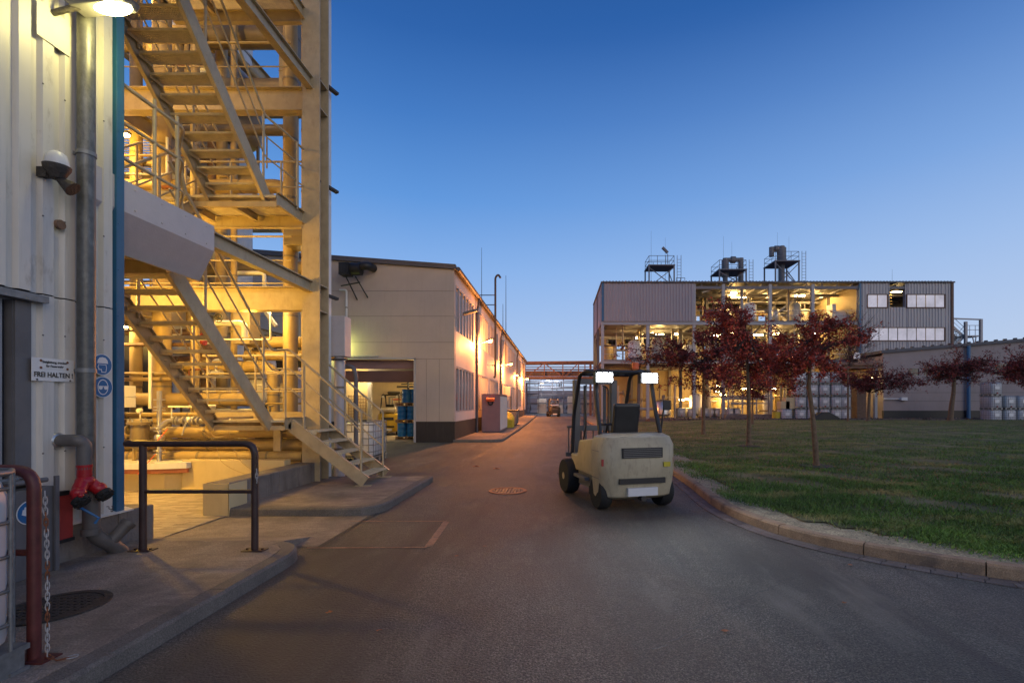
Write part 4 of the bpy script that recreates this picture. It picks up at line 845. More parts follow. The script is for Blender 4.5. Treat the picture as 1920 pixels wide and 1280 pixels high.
# luminaires inside the tower
def strip(loc, lab, e, l=1.2, rz=0, col=YEL, group='tube lamps of the stair tower', lit='strip', axis='x', down=.12, m='grey', light=True, w=.12, dh=.035):
    t = thing('tube_lamp', lab, 'lamp', loc, group); x, y, z = loc
    d = (l/2, w/2) if axis == 'x' else (w/2, l/2)
    q = MB(); q.box((x-d[0],y-d[1],z),(x+d[0],y+d[1],z+.05)); part('housing', q, M[m], t)
    q = MB(); q.box((x-d[0]*.95,y-d[1]*.8,z-dh),(x+d[0]*.95,y+d[1]*.8,z)); part('diffuser', q, M[lit], t)
    if light:
        a = lamp('POINT', (0,0,-down), e, col, .12); a.parent = t
    return t
strip((-7.6,7.6,3.5), 'tube lamp under the near landing lighting the paving', 540)
strip((-6.6,10.35,3.78), 'tube lamp under the cream beam behind the middle flight', .7*79, down=.3)
strip((-10.3,10.9,3.4), 'tube lamp in the lower left bay of the tower', 54)
strip((-7.2,12.6,4.2), 'tube lamp at the rear of the lower bay of the tower', 10)
strip((-8.4,8.0,7.4), 'tube lamp under the upper near landing', 187)
strip((-9.9,10.5,7.5), 'tube lamp over the first deck of the tower', 150)
strip((-8.2,8.2,11.3), 'tube lamp near the top of the staircase', 187)
strip((-10.2,11.2,11.4), 'tube lamp over the second deck of the tower', 200)
strip((-7.9,8.7,5.0), 'tube lamp behind the apron of the near landing', 64)

strip((-7.95,6.2,4.7), 'added unseen tube lamp on the near landing shining up at the treads', 79)  # out of view, added to light the upper tread undersides
strip((-7.95,6.4,.9), 'added unseen low tube lamp beside the entrance of the tower', 64)  # out of view, added to lift the middle flight from below
# ---------------- long hall beside the street ----------------
HX, HY0, HY1 = -4.5, 20.8, 67.0
ha = thing('long_hall', 'long tan two storey hall with open gate and orange lamps along the road', 'building', (-12, 21, 0))
def ez(x): return 7.42+(-4.5-x)*.075
gx0, gx1, gz = -9.6, -6.17, 3.58
q = MB()   # end wall in panels round the gate
def panel(x0, x1, z0, z1):
    q.box((x0+.006, HY0, z0+.006), (x1-.006, HY0+.25, z1-.006))
zs = [3.58, 4.3, 5.42, 6.5]
for a, b_ in zip(zs[:-1], zs[1:]): panel(-16, HX+.05, a, b_)
q.prism([(-16,HY0,6.506),(HX+.044,HY0,6.506),(HX+.044,HY0,ez(HX)),(-16,HY0,ez(-16))], (0,.25,0))
for a, b_ in ((-6.17,-5.65),(-5.65,-5.1),(-5.1,HX+.05)): panel(a, b_, .89, 3.58)
panel(-16, gx0, .89, 3.58)
part('end_wall', q, M['hall'], ha)
q = MB(); q.box((-16,HY0+.012,.88),(gx0,HY0+.24,7.4)); q.box((gx1,HY0+.012,.88),(HX+.03,HY0+.24,7.4)); q.box((gx0,HY0+.012,3.57),(gx1,HY0+.24,7.4)); part('joint_core', q, M['fascia'], ha)
q = MB(); q.box((gx1,HY0-.02,0),(HX+.07,HY0+.24,.885)); q.box((-16,HY0-.02,0),(gx0,HY0+.24,.885)); q.box((HX-.2,HY0+.24,0),(HX+.07,HY1,.885)); part('plinth', q, M['hallplinth'], ha)
q = MB(); q.box((gx1-.02,HY0-.05,0),(gx1+.07,HY0,3.6)); q.box((gx0,HY0-.05,3.56),(gx1+.07,HY0-.0,3.64)); q.box((-9.3,HY0-.09,3.66),(-7.7,HY0-.02,3.72)); part('gate_frame', q, M['frame'], ha)
# side wall with window bands
q = MB()
wins = [(21.1,25.6),(26.8,30.9),(31.5,36.0),(38.0,43.5),(44.5,50.5),(53.0,58.5),(59.5,65.5)]
def seg(y0, y1, z0, z1): q.box((HX-.2, y0, z0), (HX+.05, y1, z1))
seg(HY0+.25, HY1, 3.3, 4.8); seg(HY0+.25, HY1, 6.85, 7.42); seg(HY0+.25, HY1, .887, 1.28)
ed = [HY0+.25]+[v for w_ in wins for v in w_]+[HY1]
for i in range(0, len(ed), 2):
    seg(ed[i], ed[i+1], 4.802, 6.848)
for i in range(0, len(ed), 2):
    if ed[i+1] < 40 or True: seg(ed[i], ed[i+1], 1.282, 3.298)
part('side_wall', q, M['hallside'], ha)
for k, (y0, y1) in enumerate(wins):
    for z0, z1 in ((4.8,6.85),(1.28,3.3)):
        if z0 < 2 and k == 5: pass
        f = MB(); f.box((HX-.06,y0,z0),(HX+.03,y1,z0+.06)); f.box((HX-.06,y0,z1-.06),(HX+.03,y1,z1)); nn = 6
        for i in range(nn+1): y = y0+(y1-y0)*i/nn; f.box((HX-.03,y-.06,z0+.06),(HX+.055,y+.06,z1-.06))
        wf = part('window', f, M['frame'], ha); g = MB(); g.box((HX-.1,y0,z0),(HX-.06,y1,z1)); part('pane', g, M['winglass'], wf)
q = MB(); q.box((HX+.052,45.2,.89),(HX+.09,46.4,3.0)); part('side_door', q, M['grey'], ha, 'grey service door beside the road')
q = MB(); q.box((HX+.06,40.6,2.3),(HX+.5,41.6,3.1)); part('air_unit', q, M['frame'], ha, bevel=.02)
# roof: verge fascia, sheet, gutter
q = MB(); q.prism([(-16,HY0-.12,ez(-16)),(HX+.12,HY0-.12,ez(HX)+.0),(HX+.12,HY0-.12,ez(HX)+.2),(-16,HY0-.12,ez(-16)+.2)], (0,.22,0)); part('verge', q, M['fascia'], ha)
q = MB(); q.prism([(-16,HY0+.1,ez(-16)+.05),(HX+.2,HY0+.1,ez(HX)+.05),(HX+.2,HY0+.1,ez(HX)+.14),(-16,HY0+.1,ez(-16)+.14)], (0,HY1-HY0-.1,0)); part('roof', q, M['roofgrey'], ha)
q = MB(); q.tube([(HX+.24,HY0-.1,7.42),(HX+.24,HY1,7.42)], .09, 10); part('gutter', q, M['fascia'], ha, smooth=40)
for y, lab in ((26.2,'downpipe nearest the street corner'),(37.2,None),(52,None),(62,None)):
    q = MB(); q.tube(arc([(HX+.22,y,7.35),(HX+.22,y,7.1),(HX+.12,y,6.7),(HX+.12,y,.1)],.15), .065, 10)
    for z in (1.5,3.9,6.2): q.cyl((HX+.12,y,z),(HX+.12,y,z+.05),.08,10)
    part('downpipe', q, M['fascia'], ha, lab, smooth=40)
# hall interior
q = MB(); q.box((-16,21.05,-.01),(-4.72,34,.012)); part('floor', q, M['concrete'], ha)
q = MB(); q.box((-12.5,24.4,0),(-9.56,24.5,3.6)); part('inner_wall', q, M['cream'], ha)
q = MB(); q.box((-16,32,0),(-4.72,32.1,4)); q.box((-4.9,21.1,0),(-4.8,32,4)); part('rear_wall', q, M['cream'], ha)
q = MB(); q.box((-16,21.1,4.0),(-4.72,34,4.1)); part('ceiling', q, M['cream'], ha)
q = MB(); q.box((-9.56,24.38,2.95),(-5,24.5,3.6)); q.box((-9.56,24.3,0),(-9.4,24.5,2.95)); part('inner_portal', q, M['steelcool'], ha)
q = MB(); q.box((gx0,HY0+.26,3.22),(gx1,HY0+.36,3.56)); q.box((gx0,HY0+.26,3.18),(gx1,HY0+.42,3.215)); part('shutter_box', q, M['maroon'], ha)
q = MB(); q.prism([(gx0,HY0+.4,3.1),(gx0,HY0+.48,3.1),(gx0,HY0+.9,2.62),(gx0,HY0+.82,2.62)], (gx1-gx0,0,0)); part('gate_leaf', q, M['maroon'], ha)
q = MB(); q.box((-10.55,24.36,.95),(-9.65,24.39,2.1)); part('rack_grid', q, M['cream'], ha)
q = MB()
for k in range(8): x = -10.53+k*.12; q.box((x,24.34,.95),(x+.012,24.35,2.1))
for k in range(8): z = 1.0+k*.15; q.box((-10.55,24.325,z),(-9.65,24.338,z+.012))
part('rack_bars', q, M['rust'], ha)
random.seed(4)
for i in range(9):
    z = 1.9+i*.19; y = 27+random.random()*3; pipe([(-9.5,y,z),(-5.2,y,z)], random.choice([.04,.06,.09]), ORD[i]+' indoor pipe from the bottom behind the drums in the hall', random.choice(['brown','pipe','cable','redpanel']), 'pipes inside the hall', n=8)
for x, lab in ((-6.75,'pale vertical pipe inside the hall by the drums'),(-6.35,'second vertical pipe inside the hall by the drums'),(-8.05,'dark vertical pipe inside the hall by the portal')):
    pipe([(x,26,0),(x,26,4)], .11 if x > -7 else .05, lab, 'tankwhite' if x > -7 else 'black', 'pipes inside the hall')
q = MB(); q.cyl((-9.6,28.6,1.5),(-8.7,28.6,1.5),.22,16); q.sph((-9.6,28.6,1.5),.22,14,8,(.5,1,1)); 
for x in (-9.5,-8.8): q.box((x-.03,28.5,0),(x+.03,28.7,1.3))
solo('foil_tank', 'silver foil wrapped tank beyond the yellow forklift', 'tank', q, M['alu'], smooth=40)
strip((-9.9,23.6,3.05), 'bright tube lamp over the inner wall of the hall', 120, col=WARM, group='tube lamps inside the hall', lit='tubew')
strip((-7.2,26.5,3.5), 'tube lamp over the forklift inside the hall', 480, col=WARM, group='tube lamps inside the hall', lit='tubew')
strip((-6.0,29.5,3.5), 'tube lamp at the rear of the hall', 380, col=WARM, group='tube lamps inside the hall', lit='tubew')
# exhaust fan on the end wall
t = thing('exhaust_fan', 'dark exhaust fan with square hood high on the hall end wall', 'fan', (-8.60,20.5,7))
q = MB(); q.cyl((-8.85,20.3,7.3),(-8.25,20.3,7.3),.26,20); q.prism([(-9.05,19.95,7.0),(-8.65,19.95,7.0),(-8.65,19.95,7.5),(-9.05,19.95,7.5)], (0,.5,0)); part('housing', q, M['black'], t, smooth=35)
q = MB(); q.box((-9.00,19.93,7.05),(-8.70,19.96,7.45)); part('opening', q, M['black'], t)
q = MB(); q.tube(arc([(-8.30,20.3,7.4),(-8.00,20.3,7.45),(-7.90,20.75,7.45)],.15),.17,14); part('duct', q, M['black'], t, smooth=40)
for a, b_ in (((-8.90,20.3,7.0),(-8.60,20.75,6.1)),((-8.50,20.3,7.0),(-8.15,20.75,6.2)),((-9.10,20.3,6.6),(-8.30,20.3,6.75))): q = MB(); q.cyl(a, b_, .03, 6); part('strut', q, M['black'], t)
pipe([(-9.3,20.6,6.5),(-9.0,20.6,6.5),(-9.0,20.6,5.0)], .04, 'thin white pipe on the hall end wall below the fan', 'tankwhite')
# wall lamps of the hall
def walllamp(D, z, lab, on, e=0, arm=.55, hl=.34):
    t = thing('wall_lamp', lab, 'lamp', (HX+.06, D, z-.15), 'arm lamps along the hall')
    q = MB(); q.tube(arc([(HX+.06,D,z-.55),(HX+.06,D,z-.12),(HX+arm,D,z)],.14), .022, 8); part('arm', q, M['frame'], t, smooth=40)
    x0 = HX+arm-.05; x1 = x0+hl
    q = MB(); q.prism([(x0,D-.13,z-.02),(x1,D-.13,z+.03+.2*hl),(x1-.02,D-.13,z+.13+.2*hl),(x0,D-.13,z+.09)], (0,.26,0)); part('head', q, M['grey'], t, bevel=.01)
    if on:
        q = MB(); q.sph(((x0+x1)/2,D,z-.0), .1, 12, 8, (1.5,1,.7)); part('lens', q, M['orangeglow'], t, smooth=60)
        a = lamp('POINT', (0,0,0), e, SOD, .1); a.parent = t; a.location = Vector(((x0+x1)/2+.1, D-.05, z-.2))-Vector(t.location)
walllamp(21.2, 5.55, 'unlit grey arm lamp at the hall corner', False, arm=.4, hl=.62)
walllamp(27.1, 5.15, 'lit orange arm lamp nearest the street corner of the hall', True, 1900)
walllamp(39.0, 4.85, 'lit orange arm lamp, middle one along the hall', True, 1800)
walllamp(60.0, 4.75, 'lit orange arm lamp at the far end of the hall', True, 2600)
walllamp(50.0, 4.6, 'lit orange wall lamp between the middle and far ones', True, 400, .2, .2)
# vent pipes and antennas at the eave
t = thing('vent_pipe', 'dark vent pipe with hooked top rising above the hall eave', 'pipe', (-4.2,32.5,3.2))
q = MB(); q.tube(arc([(-4.3,32.5,3.4),(-4.2,32.5,3.5),(-4.2,32.5,10.15),(-4.0,32.5,10.35),(-3.85,32.5,10.1)],.15), .07, 8)
for z in (4.2,6.0): q.box((-4.46,32.46,z),(-4.15,32.54,z+.05))
part('pipe', q, M['iron'], t, smooth=40)
q = MB(); q.cyl((-4.2,32.5,8.95),(-5.6,32.5,8.95),.03,6); q.cyl((-4.2,32.5,8.3),(-5.5,32.5,8.3),.03,6); part('stay', q, M['iron'], t)
def rod(p, z1, r, lab): q = MB(); q.tube([p,(p[0],p[1],z1)], r, 6, r1=r*.4); solo('lightning_rod', lab, 'rod', q, M['iron'], 'thin rods on the roofs')
rod((-5.2,33,7.4), 12.3, .025, 'thin tall lightning rod on the hall roof, left of the vent pipe')
rod((-4.35,40.5,5.0), 12.4, .04, 'thin rod at the hall eave beyond the vent pipe')
rod((-4.6,40.5,5.5), 10.0, .04, 'shorter hooked rod beside the far eave rod')
# cabinet, bags, bins on the hall pavement
hk = [(-4.5,20.72),(-3.2,20.72)]+bez((-3.0,20.72),(-2.5,20.75),(-2.42,21.5))+[(-2.4,30),(-2.6,50),(-2.9,66)]
kerb('kerb', hk, .15, .12, M['kerbstone'], seg=1.2, gap=.02)
q = MB(); q.prism([(x,y,.117) for x,y in [(-4.5,20.86),(-3.1,20.86),(-2.62,21.05),(-2.55,30),(-2.75,50),(-3.05,66),(-4.5,66)]], (0,0,-.14)); struct('pavement', q, M['concrete'])
t = thing('storage_locker', 'maroon grey steel locker box with white doors on the hall pavement', 'locker', (-3.6,28,.12))
q = MB(); q.box((-4.12,26.2,.16),(-3.14,29.6,2.14)); q.box((-4.08,26.25,.12),(-3.2,29.5,.16)); q.box((-4.14,26.18,2.14),(-3.1,29.64,2.19)); part('body', q, M['maroon'], t)
q = MB()
for k in range(4): q.box((-3.138,26.3+k*.82,.25),(-3.09,27.06+k*.82,2.06))
part('door', q, M['tankwhite'], t)
t = thing('hose_reel', 'orange rolled hose reel on the front of the locker', 'hose reel', (-3.6,26,1.7))
q = MB(); q.cyl((-3.85,26.07,1.88),(-3.42,26.07,1.88),.1,16); part('cover', q, M['orange'], t, smooth=40)
q = MB(); q.torus((-3.64,26.12,1.72),.12,.035,'y',16,6); part('hose', q, M['black'], t, smooth=60)
q = MB()
q.sph((-3.25,31.6,.62),.52,12,8,(.8,1.2,1)); q.box((-3.6,31.0,.12),(-2.9,32.2,.62)); solo('yellow_bag', 'bulging yellow plastic bag in a crate beyond the locker', 'bag', q, M['yellowbag'], smooth=40)
for i, y in enumerate((33.6,35.2)):
    t = thing('waste_bin', ('nearer' if i == 0 else 'farther')+' dark wheeled bin beyond the yellow bag', 'bin', (-3.2,y,.12))
    q = MB(); q.prism([(-3.55,y,.2),(-2.95,y,.2),(-2.88,y,1.15),(-3.62,y,1.15)], (0,.8,0)); part('body', q, M['grey'], t, bevel=.03)
    q = MB(); q.box((-3.66,y-.04,1.15),(-2.84,y+.84,1.23)); part('lid', q, M['black'], t, bevel=.02)
    for x in (-3.45,-3.05): q = MB(); q.cyl((x-.04,y+.7,.22),(x+.04,y+.7,.22),.1,12); part('wheel', q, M['rubber'], t)
# ---------------- IBC tank, built once ----------------
def build_ibc(loc, label, group, fine=True):
    t = thing('ibc_tank', label, 'container', (0,0,0), group); n = 8 if fine else 4
    q = MB(); q.sph((0,0,.66), .5, 20, 14, (1,1.2,1)); 
    q = MB(); X, Y_, z0, z1, c = .485, .585, .17, 1.13, .1
    rings = [(z0,.94),(z0+.04,1),(z1-.12,1),(z1-.03,.96),(z1,.8)]; vs = []; fs = []
    prof = [(X,-Y_+c),(X,Y_-c),(X-c,Y_),(-X+c,Y_),(-X,Y_-c),(-X,-Y_+c),(-X+c,-Y_),(X-c,-Y_)]
    for z, s in rings: vs += [(x*s, y*s, z) for x, y in prof]
    for j in range(4): fs += [(j*8+k, j*8+(k+1)%8, j*8+8+(k+1)%8, j*8+8+k) for k in range(8)]
    fs += [tuple(range(7,-1,-1)), tuple(range(32,40))]; q.add(vs, fs); tk = part('tank', q, M['ibc'], t, smooth=50, bevel=.02)
    q = MB(); q.cyl((0,0,z1),(0,0,z1+.05),.1,14); part('lid', q, M['rubber'], t)
    q = MB(); r = .011
    for i in range(5):
        z = .3+i*.19; q.tube([(x*1.03, y*1.02, z) for x, y in prof+[prof[0]]], r, n)
    q.tube([(x*1.03, y*1.02, 1.145) for x, y in prof+[prof[0]]], r*1.5, n)
    for i in range(6):
        u = -.4+i*.16; 
        for s in (-1,1): q.cyl((u,s*.602,.15),(u,s*.602,1.14),r*.8,n)
    for i in range(7):
        u = -.5+i*.166
        for s in (-1,1): q.cyl((s*.505,u,.15),(s*.505,u,1.14),r*.8,n)
    part('cage', q, M['galv'], t, smooth=50)
    q = MB(); q.box((-.5,-.6,.12),(.5,.6,.15))
    for x in (-.42,0,.42):
        for y in (-.5,0,.5): q.box((x-.07,y-.08,.0),(x+.07,y+.08,.12))
    q.box((-.5,-.6,-.0),(.5,-.5,.02)); q.box((-.5,.5,0),(.5,.6,.02)); part('pallet', q, M['galv'], t)
    q = MB(); q.box((-.2,-.618,.55),(.2,-.612,.85)); part('label_plate', q, M['white'], t)
    q = MB(); q.cyl((0,-.56,.24),(0,-.66,.24),.05,10); part('valve', q, M['redpanel'], t)
    t.location = loc; return t
ib = build_ibc((-3.56,2.205,.12), 'white caged liquid container cut off by the lower left frame edge', 'caged liquid containers')
copytree(ib, (-5.72,14.2,0), 'white caged container standing on the yard behind the lowest stairs')
# ---------------- forklift, local front = +Y, rear towards -Y ----------------
def forklift(loc, rz, lab, body, top, lights=False, mast_h=2.05, loadr=None):
    t = thing('forklift', lab, 'forklift', (0,0,0))
    def pr(name, q, m, **k): return part(name, q, M[m], t, **k)
    q = MB()   # counterweight: rounded plan, stepped profile
    vs = []; fs = []; rings = [(.17,.50,.30),(.22,.56,.40),(.62,.60,.44),(.98,.60,.42),(1.10,.56,.36),(1.14,.48,.26)]; k = 13
    for z, hw, dp in rings:
        for i in range(k): a = pi*i/(k-1); vs.append((hw*(abs(cos(a))**.55)*(1 if cos(a) >= 0 else -1), -.55-dp*abs(sin(a))**.6, z))
    for j in range(len(rings)-1): fs += [(j*k+i, j*k+k+i, j*k+k+i+1, j*k+i+1) for i in range(k-1)]+[(j*k, j*k+k-1, j*k+2*k-1, j*k+k)]
    fs += [tuple(range(k)), tuple((len(rings)-1)*k+i for i in range(k-1,-1,-1))]; q.add(vs, fs); pr('counterweight', q, body, smooth=40, bevel=.015)
    q = MB(); q.box((-.30,-.995,.80),(.30,-.93,.95)); q.box((-.34,-.999,.42),(.34,-.93,.50)); pr('grille', q, 'black')
    q = MB(); q.box((-.22,-1.005,.24),(.22,-.93,.36)); pr('rear_plate', q, 'tankwhite')
    q = MB()
    for i in range(5): q.box((-.28,-1.001,.815+i*.027),(.28,-.994,.824+i*.027))
    for s in (-1,1): q.box((s*.602,-.9,.5),(s*.606,-.62,.506)); q.box((s*.602,-.9,.9),(s*.606,-.62,.906))
    q.box((-.5,-.56,1.142),(.5,-.545,1.152)); pr('panel_seams', q, 'forkgrey')
    if lights:
        q = MB(); q.tube(arc([(.3,.93,.5),(.2,.8,1.2),(.22,.85,1.9),(.15,.93,1.95)],.1),.014,6); q.tube(arc([(-.3,.93,.5),(-.2,.8,1.2),(-.22,.85,1.9),(-.15,.93,1.95)],.1),.014,6); pr('hydraulic_hoses', q, 'black', smooth=50)
        q = MB(); q.box((.32,-.992,.66),(.42,-.975,.73)); pr('warning_sticker', q, 'yellowbag')
        q = MB(); q.bar((.52,-.5,1.1),(.62,-.42,1.55),.02,.02); q.box((.58,-.5,1.5),(.70,-.47,1.66)); pr('mirror', q, 'black')
        q = MB(); q.box((-.54,-.7,.17),(-.5,-.3,.30)); q.box((.5,-.7,.17),(.54,-.3,.3)); pr('mud_flap', q, 'rubber')
    q = MB(); q.cyl((0,-.9,.2),(0,-1.03,.2),.04,10); pr('tow_pin', q, 'iron')
    q = MB(); q.prism([(-.5,-.55,.45),(-.5,.5,.45),(-.5,.72,.62),(-.5,.72,.72),(-.5,.38,.72),(-.5,.3,.98),(-.5,-.55,1.08)], (1.0,0,0)); pr('chassis', q, top, bevel=.03)
    q = MB(); q.box((-.46,-.5,.22),(.46,.9,.46)); pr('underframe', q, 'forkgrey')
    for s in (-1,1): q = MB(); q.box((s*.57,-.2,.36),(s*.50,.35,.41)); pr('step', q, 'forkgrey')
    for x, y, r, w in ((-.53,.72,.31,.2),(.53,.72,.31,.2),(-.47,-.62,.25,.17),(.47,-.62,.25,.17)):
        ww = MB(); ww.lathe((0,0,-w/2), [(r*.6,0),(r*.93,0),(r,.03),(r,w-.03),(r*.93,w),(r*.6,w)], 24); ww.v = [(x+c, y+a, r+b_) for a, b_, c in ww.v]; tt = pr('wheel', ww, 'rubber', smooth=40)
        ww = MB(); ww.cyl((x-w*.45,y,r),(x+w*.45,y,r),r*.6,18); ww.cyl((x-w*.52,y,r),(x+w*.52,y,r),r*.2,10); part('rim', ww, M[top], tt, smooth=40)
    # overhead guard
    q = MB()
    for s in (-1,1):
        q.tube(arc([(s*.47,-.62,1.05),(s*.46,-.42,1.6),(s*.44,-.32,2.12),(s*.44,.05,2.16),(s*.44,.42,2.12),(s*.46,.68,1.4),(s*.47,.74,.7)],.12), .032, 8)
    q.cyl((-.44,-.32,2.12),(.44,-.32,2.12),.03,8); q.cyl((-.44,.42,2.12),(.44,.42,2.12),.03,8)
    for i in range(6): x = -.36+i*.144; q.cyl((x,-.32,2.14),(x,.42,2.14),.016,6)
    pr('overhead_guard', q, 'black', smooth=40)
    q = MB(); q.box((-.22,-.35,.98),(.22,.12,1.1)); q.prism([(-.21,-.40,1.08),(-.21,-.30,1.08),(-.21,-.42,1.62),(-.21,-.50,1.60)], (.42,0,0)); pr('seat', q, 'black', bevel=.04)
    q = MB(); q.torus((0,.32,1.24),.16,.014,'z',20,6); q.cyl((0,.32,1.24),(0,.48,.85),.02,8); q.cyl((-.15,.32,1.24),(.15,.32,1.24),.01,6); pr('steering_wheel', q, 'black', smooth=50)
    if not lights: q = MB(); q.cyl((-.34,-.78,1.32),(.34,-.78,1.32),.15,18); q.sph((-.34,-.78,1.32),.15,14,8,(.5,1,1)); q.sph((.34,-.78,1.32),.15,14,8,(.5,1,1)); pr('gas_bottle', q, 'alu' , smooth=50)
    if not lights: q = MB(); q.box((-.3,-.86,1.1),(-.22,-.7,1.2)); q.box((.22,-.86,1.1),(.30,-.7,1.2)); pr('bottle_cradle', q, 'forkgrey')
    # mast, carriage, forks
    for s in (-1,1):
        q = MB(); q.box((s*.34-.05,.86,.12),(s*.34+.05,.98,mast_h)); pr('mast_rail', q, 'forkgrey')
    q = MB(); 
    for z in (.3,1.1,mast_h-.08): q.box((-.29,.88,z),(.29,.95,z+.1))
    q.cyl((-.18,.92,.3),(-.18,.92,mast_h-.1),.03,8); q.cyl((.18,.92,.3),(.18,.92,mast_h-.1),.03,8); pr('mast_crossbars', q, 'forkgrey')
    q = MB(); q.box((-.5,.99,.28),(.5,1.03,.36)); q.box((-.5,.99,.62),(.5,1.03,.70)); 
    for i in range(5): x = -.45+i*.225; q.box((x-.01,1.0,.7),(x+.01,1.02,1.15))
    q.box((-.48,.99,1.15),(.48,1.03,1.19)); pr('load_backrest', q, 'forkgrey')
    for x in (-.28,.28): q = MB(); q.prism([(x-.055,1.04,.12),(x-.055,1.04,.7),(x-.055,1.08,.7),(x-.055,1.09,.17),(x-.055,2.15,.135),(x-.055,2.15,.12)], (.11,0,0)); pr('fork', q, 'iron')
    for s in (-1,1):
        q = MB(); q.box((s*.36-.02,-.40,2.08),(s*.36+.02,-.34,2.16))
        if lights: q.box((s*.36-.14,-.47,1.93),(s*.36+.14,-.38,2.11))
        else: q.cyl((s*.36,-.36,2.04),(s*.36,-.47,2.02),.075,16)
        hh = pr('work_light', q, 'black', smooth=40)
        q = MB(); q.lathe((0,0,0), [(.068,0),(.062,.012),(.03,.02),(0,.022)], 16); q.v = [(s*.36+a, -.472-c, 2.02+b_) for a, b_, c in q.v]
        if lights: q = MB(); q.box((s*.36-.125,-.485,1.945),(s*.36+.125,-.471,2.095))
        if lights:
            bz = MB()
            for k in range(4): bz.box((s*.36-.135+k*.085,-.492,1.935),(s*.36-.12+k*.085,-.484,2.105))
            for zz in (1.935,2.013,2.09): bz.box((s*.36-.135,-.494,zz),(s*.36+.135,-.485,zz+.014))
            part('bezel', bz, M['black'], hh)
        part('lens', q, M['lamponw' if lights else 'tankwhite'], hh, smooth=50)
        q = MB(); q.box((s*.5-.05,-.80,.68),(s*.5+.03,-.87,.78)); pr('tail_light', q, 'redpanel')
        if lights:
            a = lamp('SPOT', (s*.36,-.52,2.01), lights, (.82,.9,1.0), .06, (s*.8,-5.2,0), 95, .9); a.parent = t
    if lights:
        q = MB(); q.cyl((.3,-.1,2.19),(.3,-.1,2.30),.05,12); pr('beacon', q, 'orange')
    t.location = loc; t.rotation_euler = (0,0,rz); return t
fk = forklift((0,0,0), 0, 'yellow and grey forklift parked inside the hall gate', 'forkgrey', 'forkyellow')
fk.location = (-8.95,26.1,.012); fk.rotation_euler = (0,0,R(6))
for c_ in fk.children:
    if c_.name.startswith('counterweight'): c_.data.materials.clear(); c_.data.materials.append(M['forkyellow'])
mv = forklift((1.0,8.45,0), R(16), 'cream forklift with two glaring work lights turning on the road', 'forkcream', 'forkcream', lights=130)
mv.scale = (1.12,1.1,1.03)
def spotfix(): pass
dv = forklift((-.55,64,0), R(8), 'small dark forklift far down the road under the pipe bridge', 'black', 'black')
dv.scale = (1.3,1.3,1.1)
# drums on pallets in the hall gate
def drum(loc, lab, proto=[None]):
    if proto[0] is None:
        t = thing('blue_drum', lab, 'drum', (0,0,0), 'blue drums on pallets in the hall')
        q = MB(); r, h = .2, .62; q.lathe((0,0,0), [(r*.96,0),(r,.01),(r,.03),(r*.985,.04),(r*.985,.2),(r*1.02,.21),(r*.985,.22),(r*.985,.41),(r*1.02,.42),(r*.985,.43),(r*.985,h-.04),(r,h-.03),(r,h-.005),(r*.93,h-.005),(r*.93,h-.02),(0,h-.02)], 20); part('shell', q, M['drum'], t, smooth=40)
        q = MB(); q.lathe((0,0,h-.012), [(r*.9,0),(r*1.03,0),(r*1.03,.02),(r*.9,.02)], 20); part('lid_ring', q, M['steelcool'], t, smooth=40)
        t.location = loc; proto[0] = t; return t
    return copytree(proto[0], loc, lab)
def pallet(loc, lab, proto=[None]):
    if proto[0] is None:
        q = MB()
        for i in range(5): y = -.4+i*.2; q.box((-.5,y-.06,.12),(.5,y+.06,.142))
        for x in (-.45,0,.45):
            for y in (-.34,0,.34): q.box((x-.06,y-.06,.022),(x+.06,y+.06,.12))
        for y in (-.34,0,.34): q.box((-.5,y-.05,0),(.5,y+.05,.02))
        o = solo('pallet', lab, 'pallet', q, M['wood'], 'wooden pallets in the hall'); o.location = loc; proto[0] = o; return o
    o = proto[0].copy(); S.collection.objects.link(o); o.location = loc; o['label'] = lab; return o
lev = ['bottom','middle','top']
for l_ in range(3):
    z = .012+l_*.775; pallet((-6.95,22.6,z), lev[l_]+' wooden pallet of the drum stack in the hall gate')
    for j, (dx, dy) in enumerate(((-.27,-.2),(.17,-.2),(-.27,.22),(.17,.22))):
        if l_ == 2 and dx < -.2: dx = -.05 if j == 0 else -.12
        if l_ == 2 and j in (1,3): dx = .36
        drum((-6.95+dx,22.6+dy,z+.145), f"blue drum on the {lev[l_]} pallet, {'front' if dy < 0 else 'back'} {'left' if j%2 == 0 else 'right'}")
# ---------------- pipe bridge ----------------
t = thing('pipe_bridge', 'rusty steel truss pipe bridge crossing the far end of the road', 'bridge', (0,68,0))
q = MB(); y = 68
for yy in (68,70.5):
    q.ibeam((-5.4,yy,7.45),(5.6,yy,7.55),.25,.3); q.ibeam((-5.4,yy,5.35),(5.6,yy,5.35),.25,.28)
part('chord', q, M['rustbeam'], t)
q = MB()
for x in (-4.7,-1.9,.7,2.9,3.8): q.bar((x,68,5.48),(x,68,7.35),.14,.14)
for a, b_ in ((-4.3,-2.0),(1.0,2.8)): q.bar((a,68,5.5),(b_,68,7.3),.12,.12)
q.bar((-1.8,68,7.3),(.5,68,5.5),.14,.14)
part('truss_web', q, M['rustbeam'], t)
for z, r, m in ((6.9,.06,'steelfar'),(6.55,.1,'rustbeam'),(6.2,.16,'rustbeam'),(5.95,.14,'steelfar'),(5.7,.12,'rustbeam')): q = MB(); q.cyl((-5.4,69,z),(5.4,69,z),r,8); part('pipe', q, M[m], t)
for x in (-4.9,4.6): q = MB(); q.ibeam((x,68.2,0),(x,68.2,7.3),.3,.3,.02,(0,1,0)); part('post', q, M['rustbeam'], t)
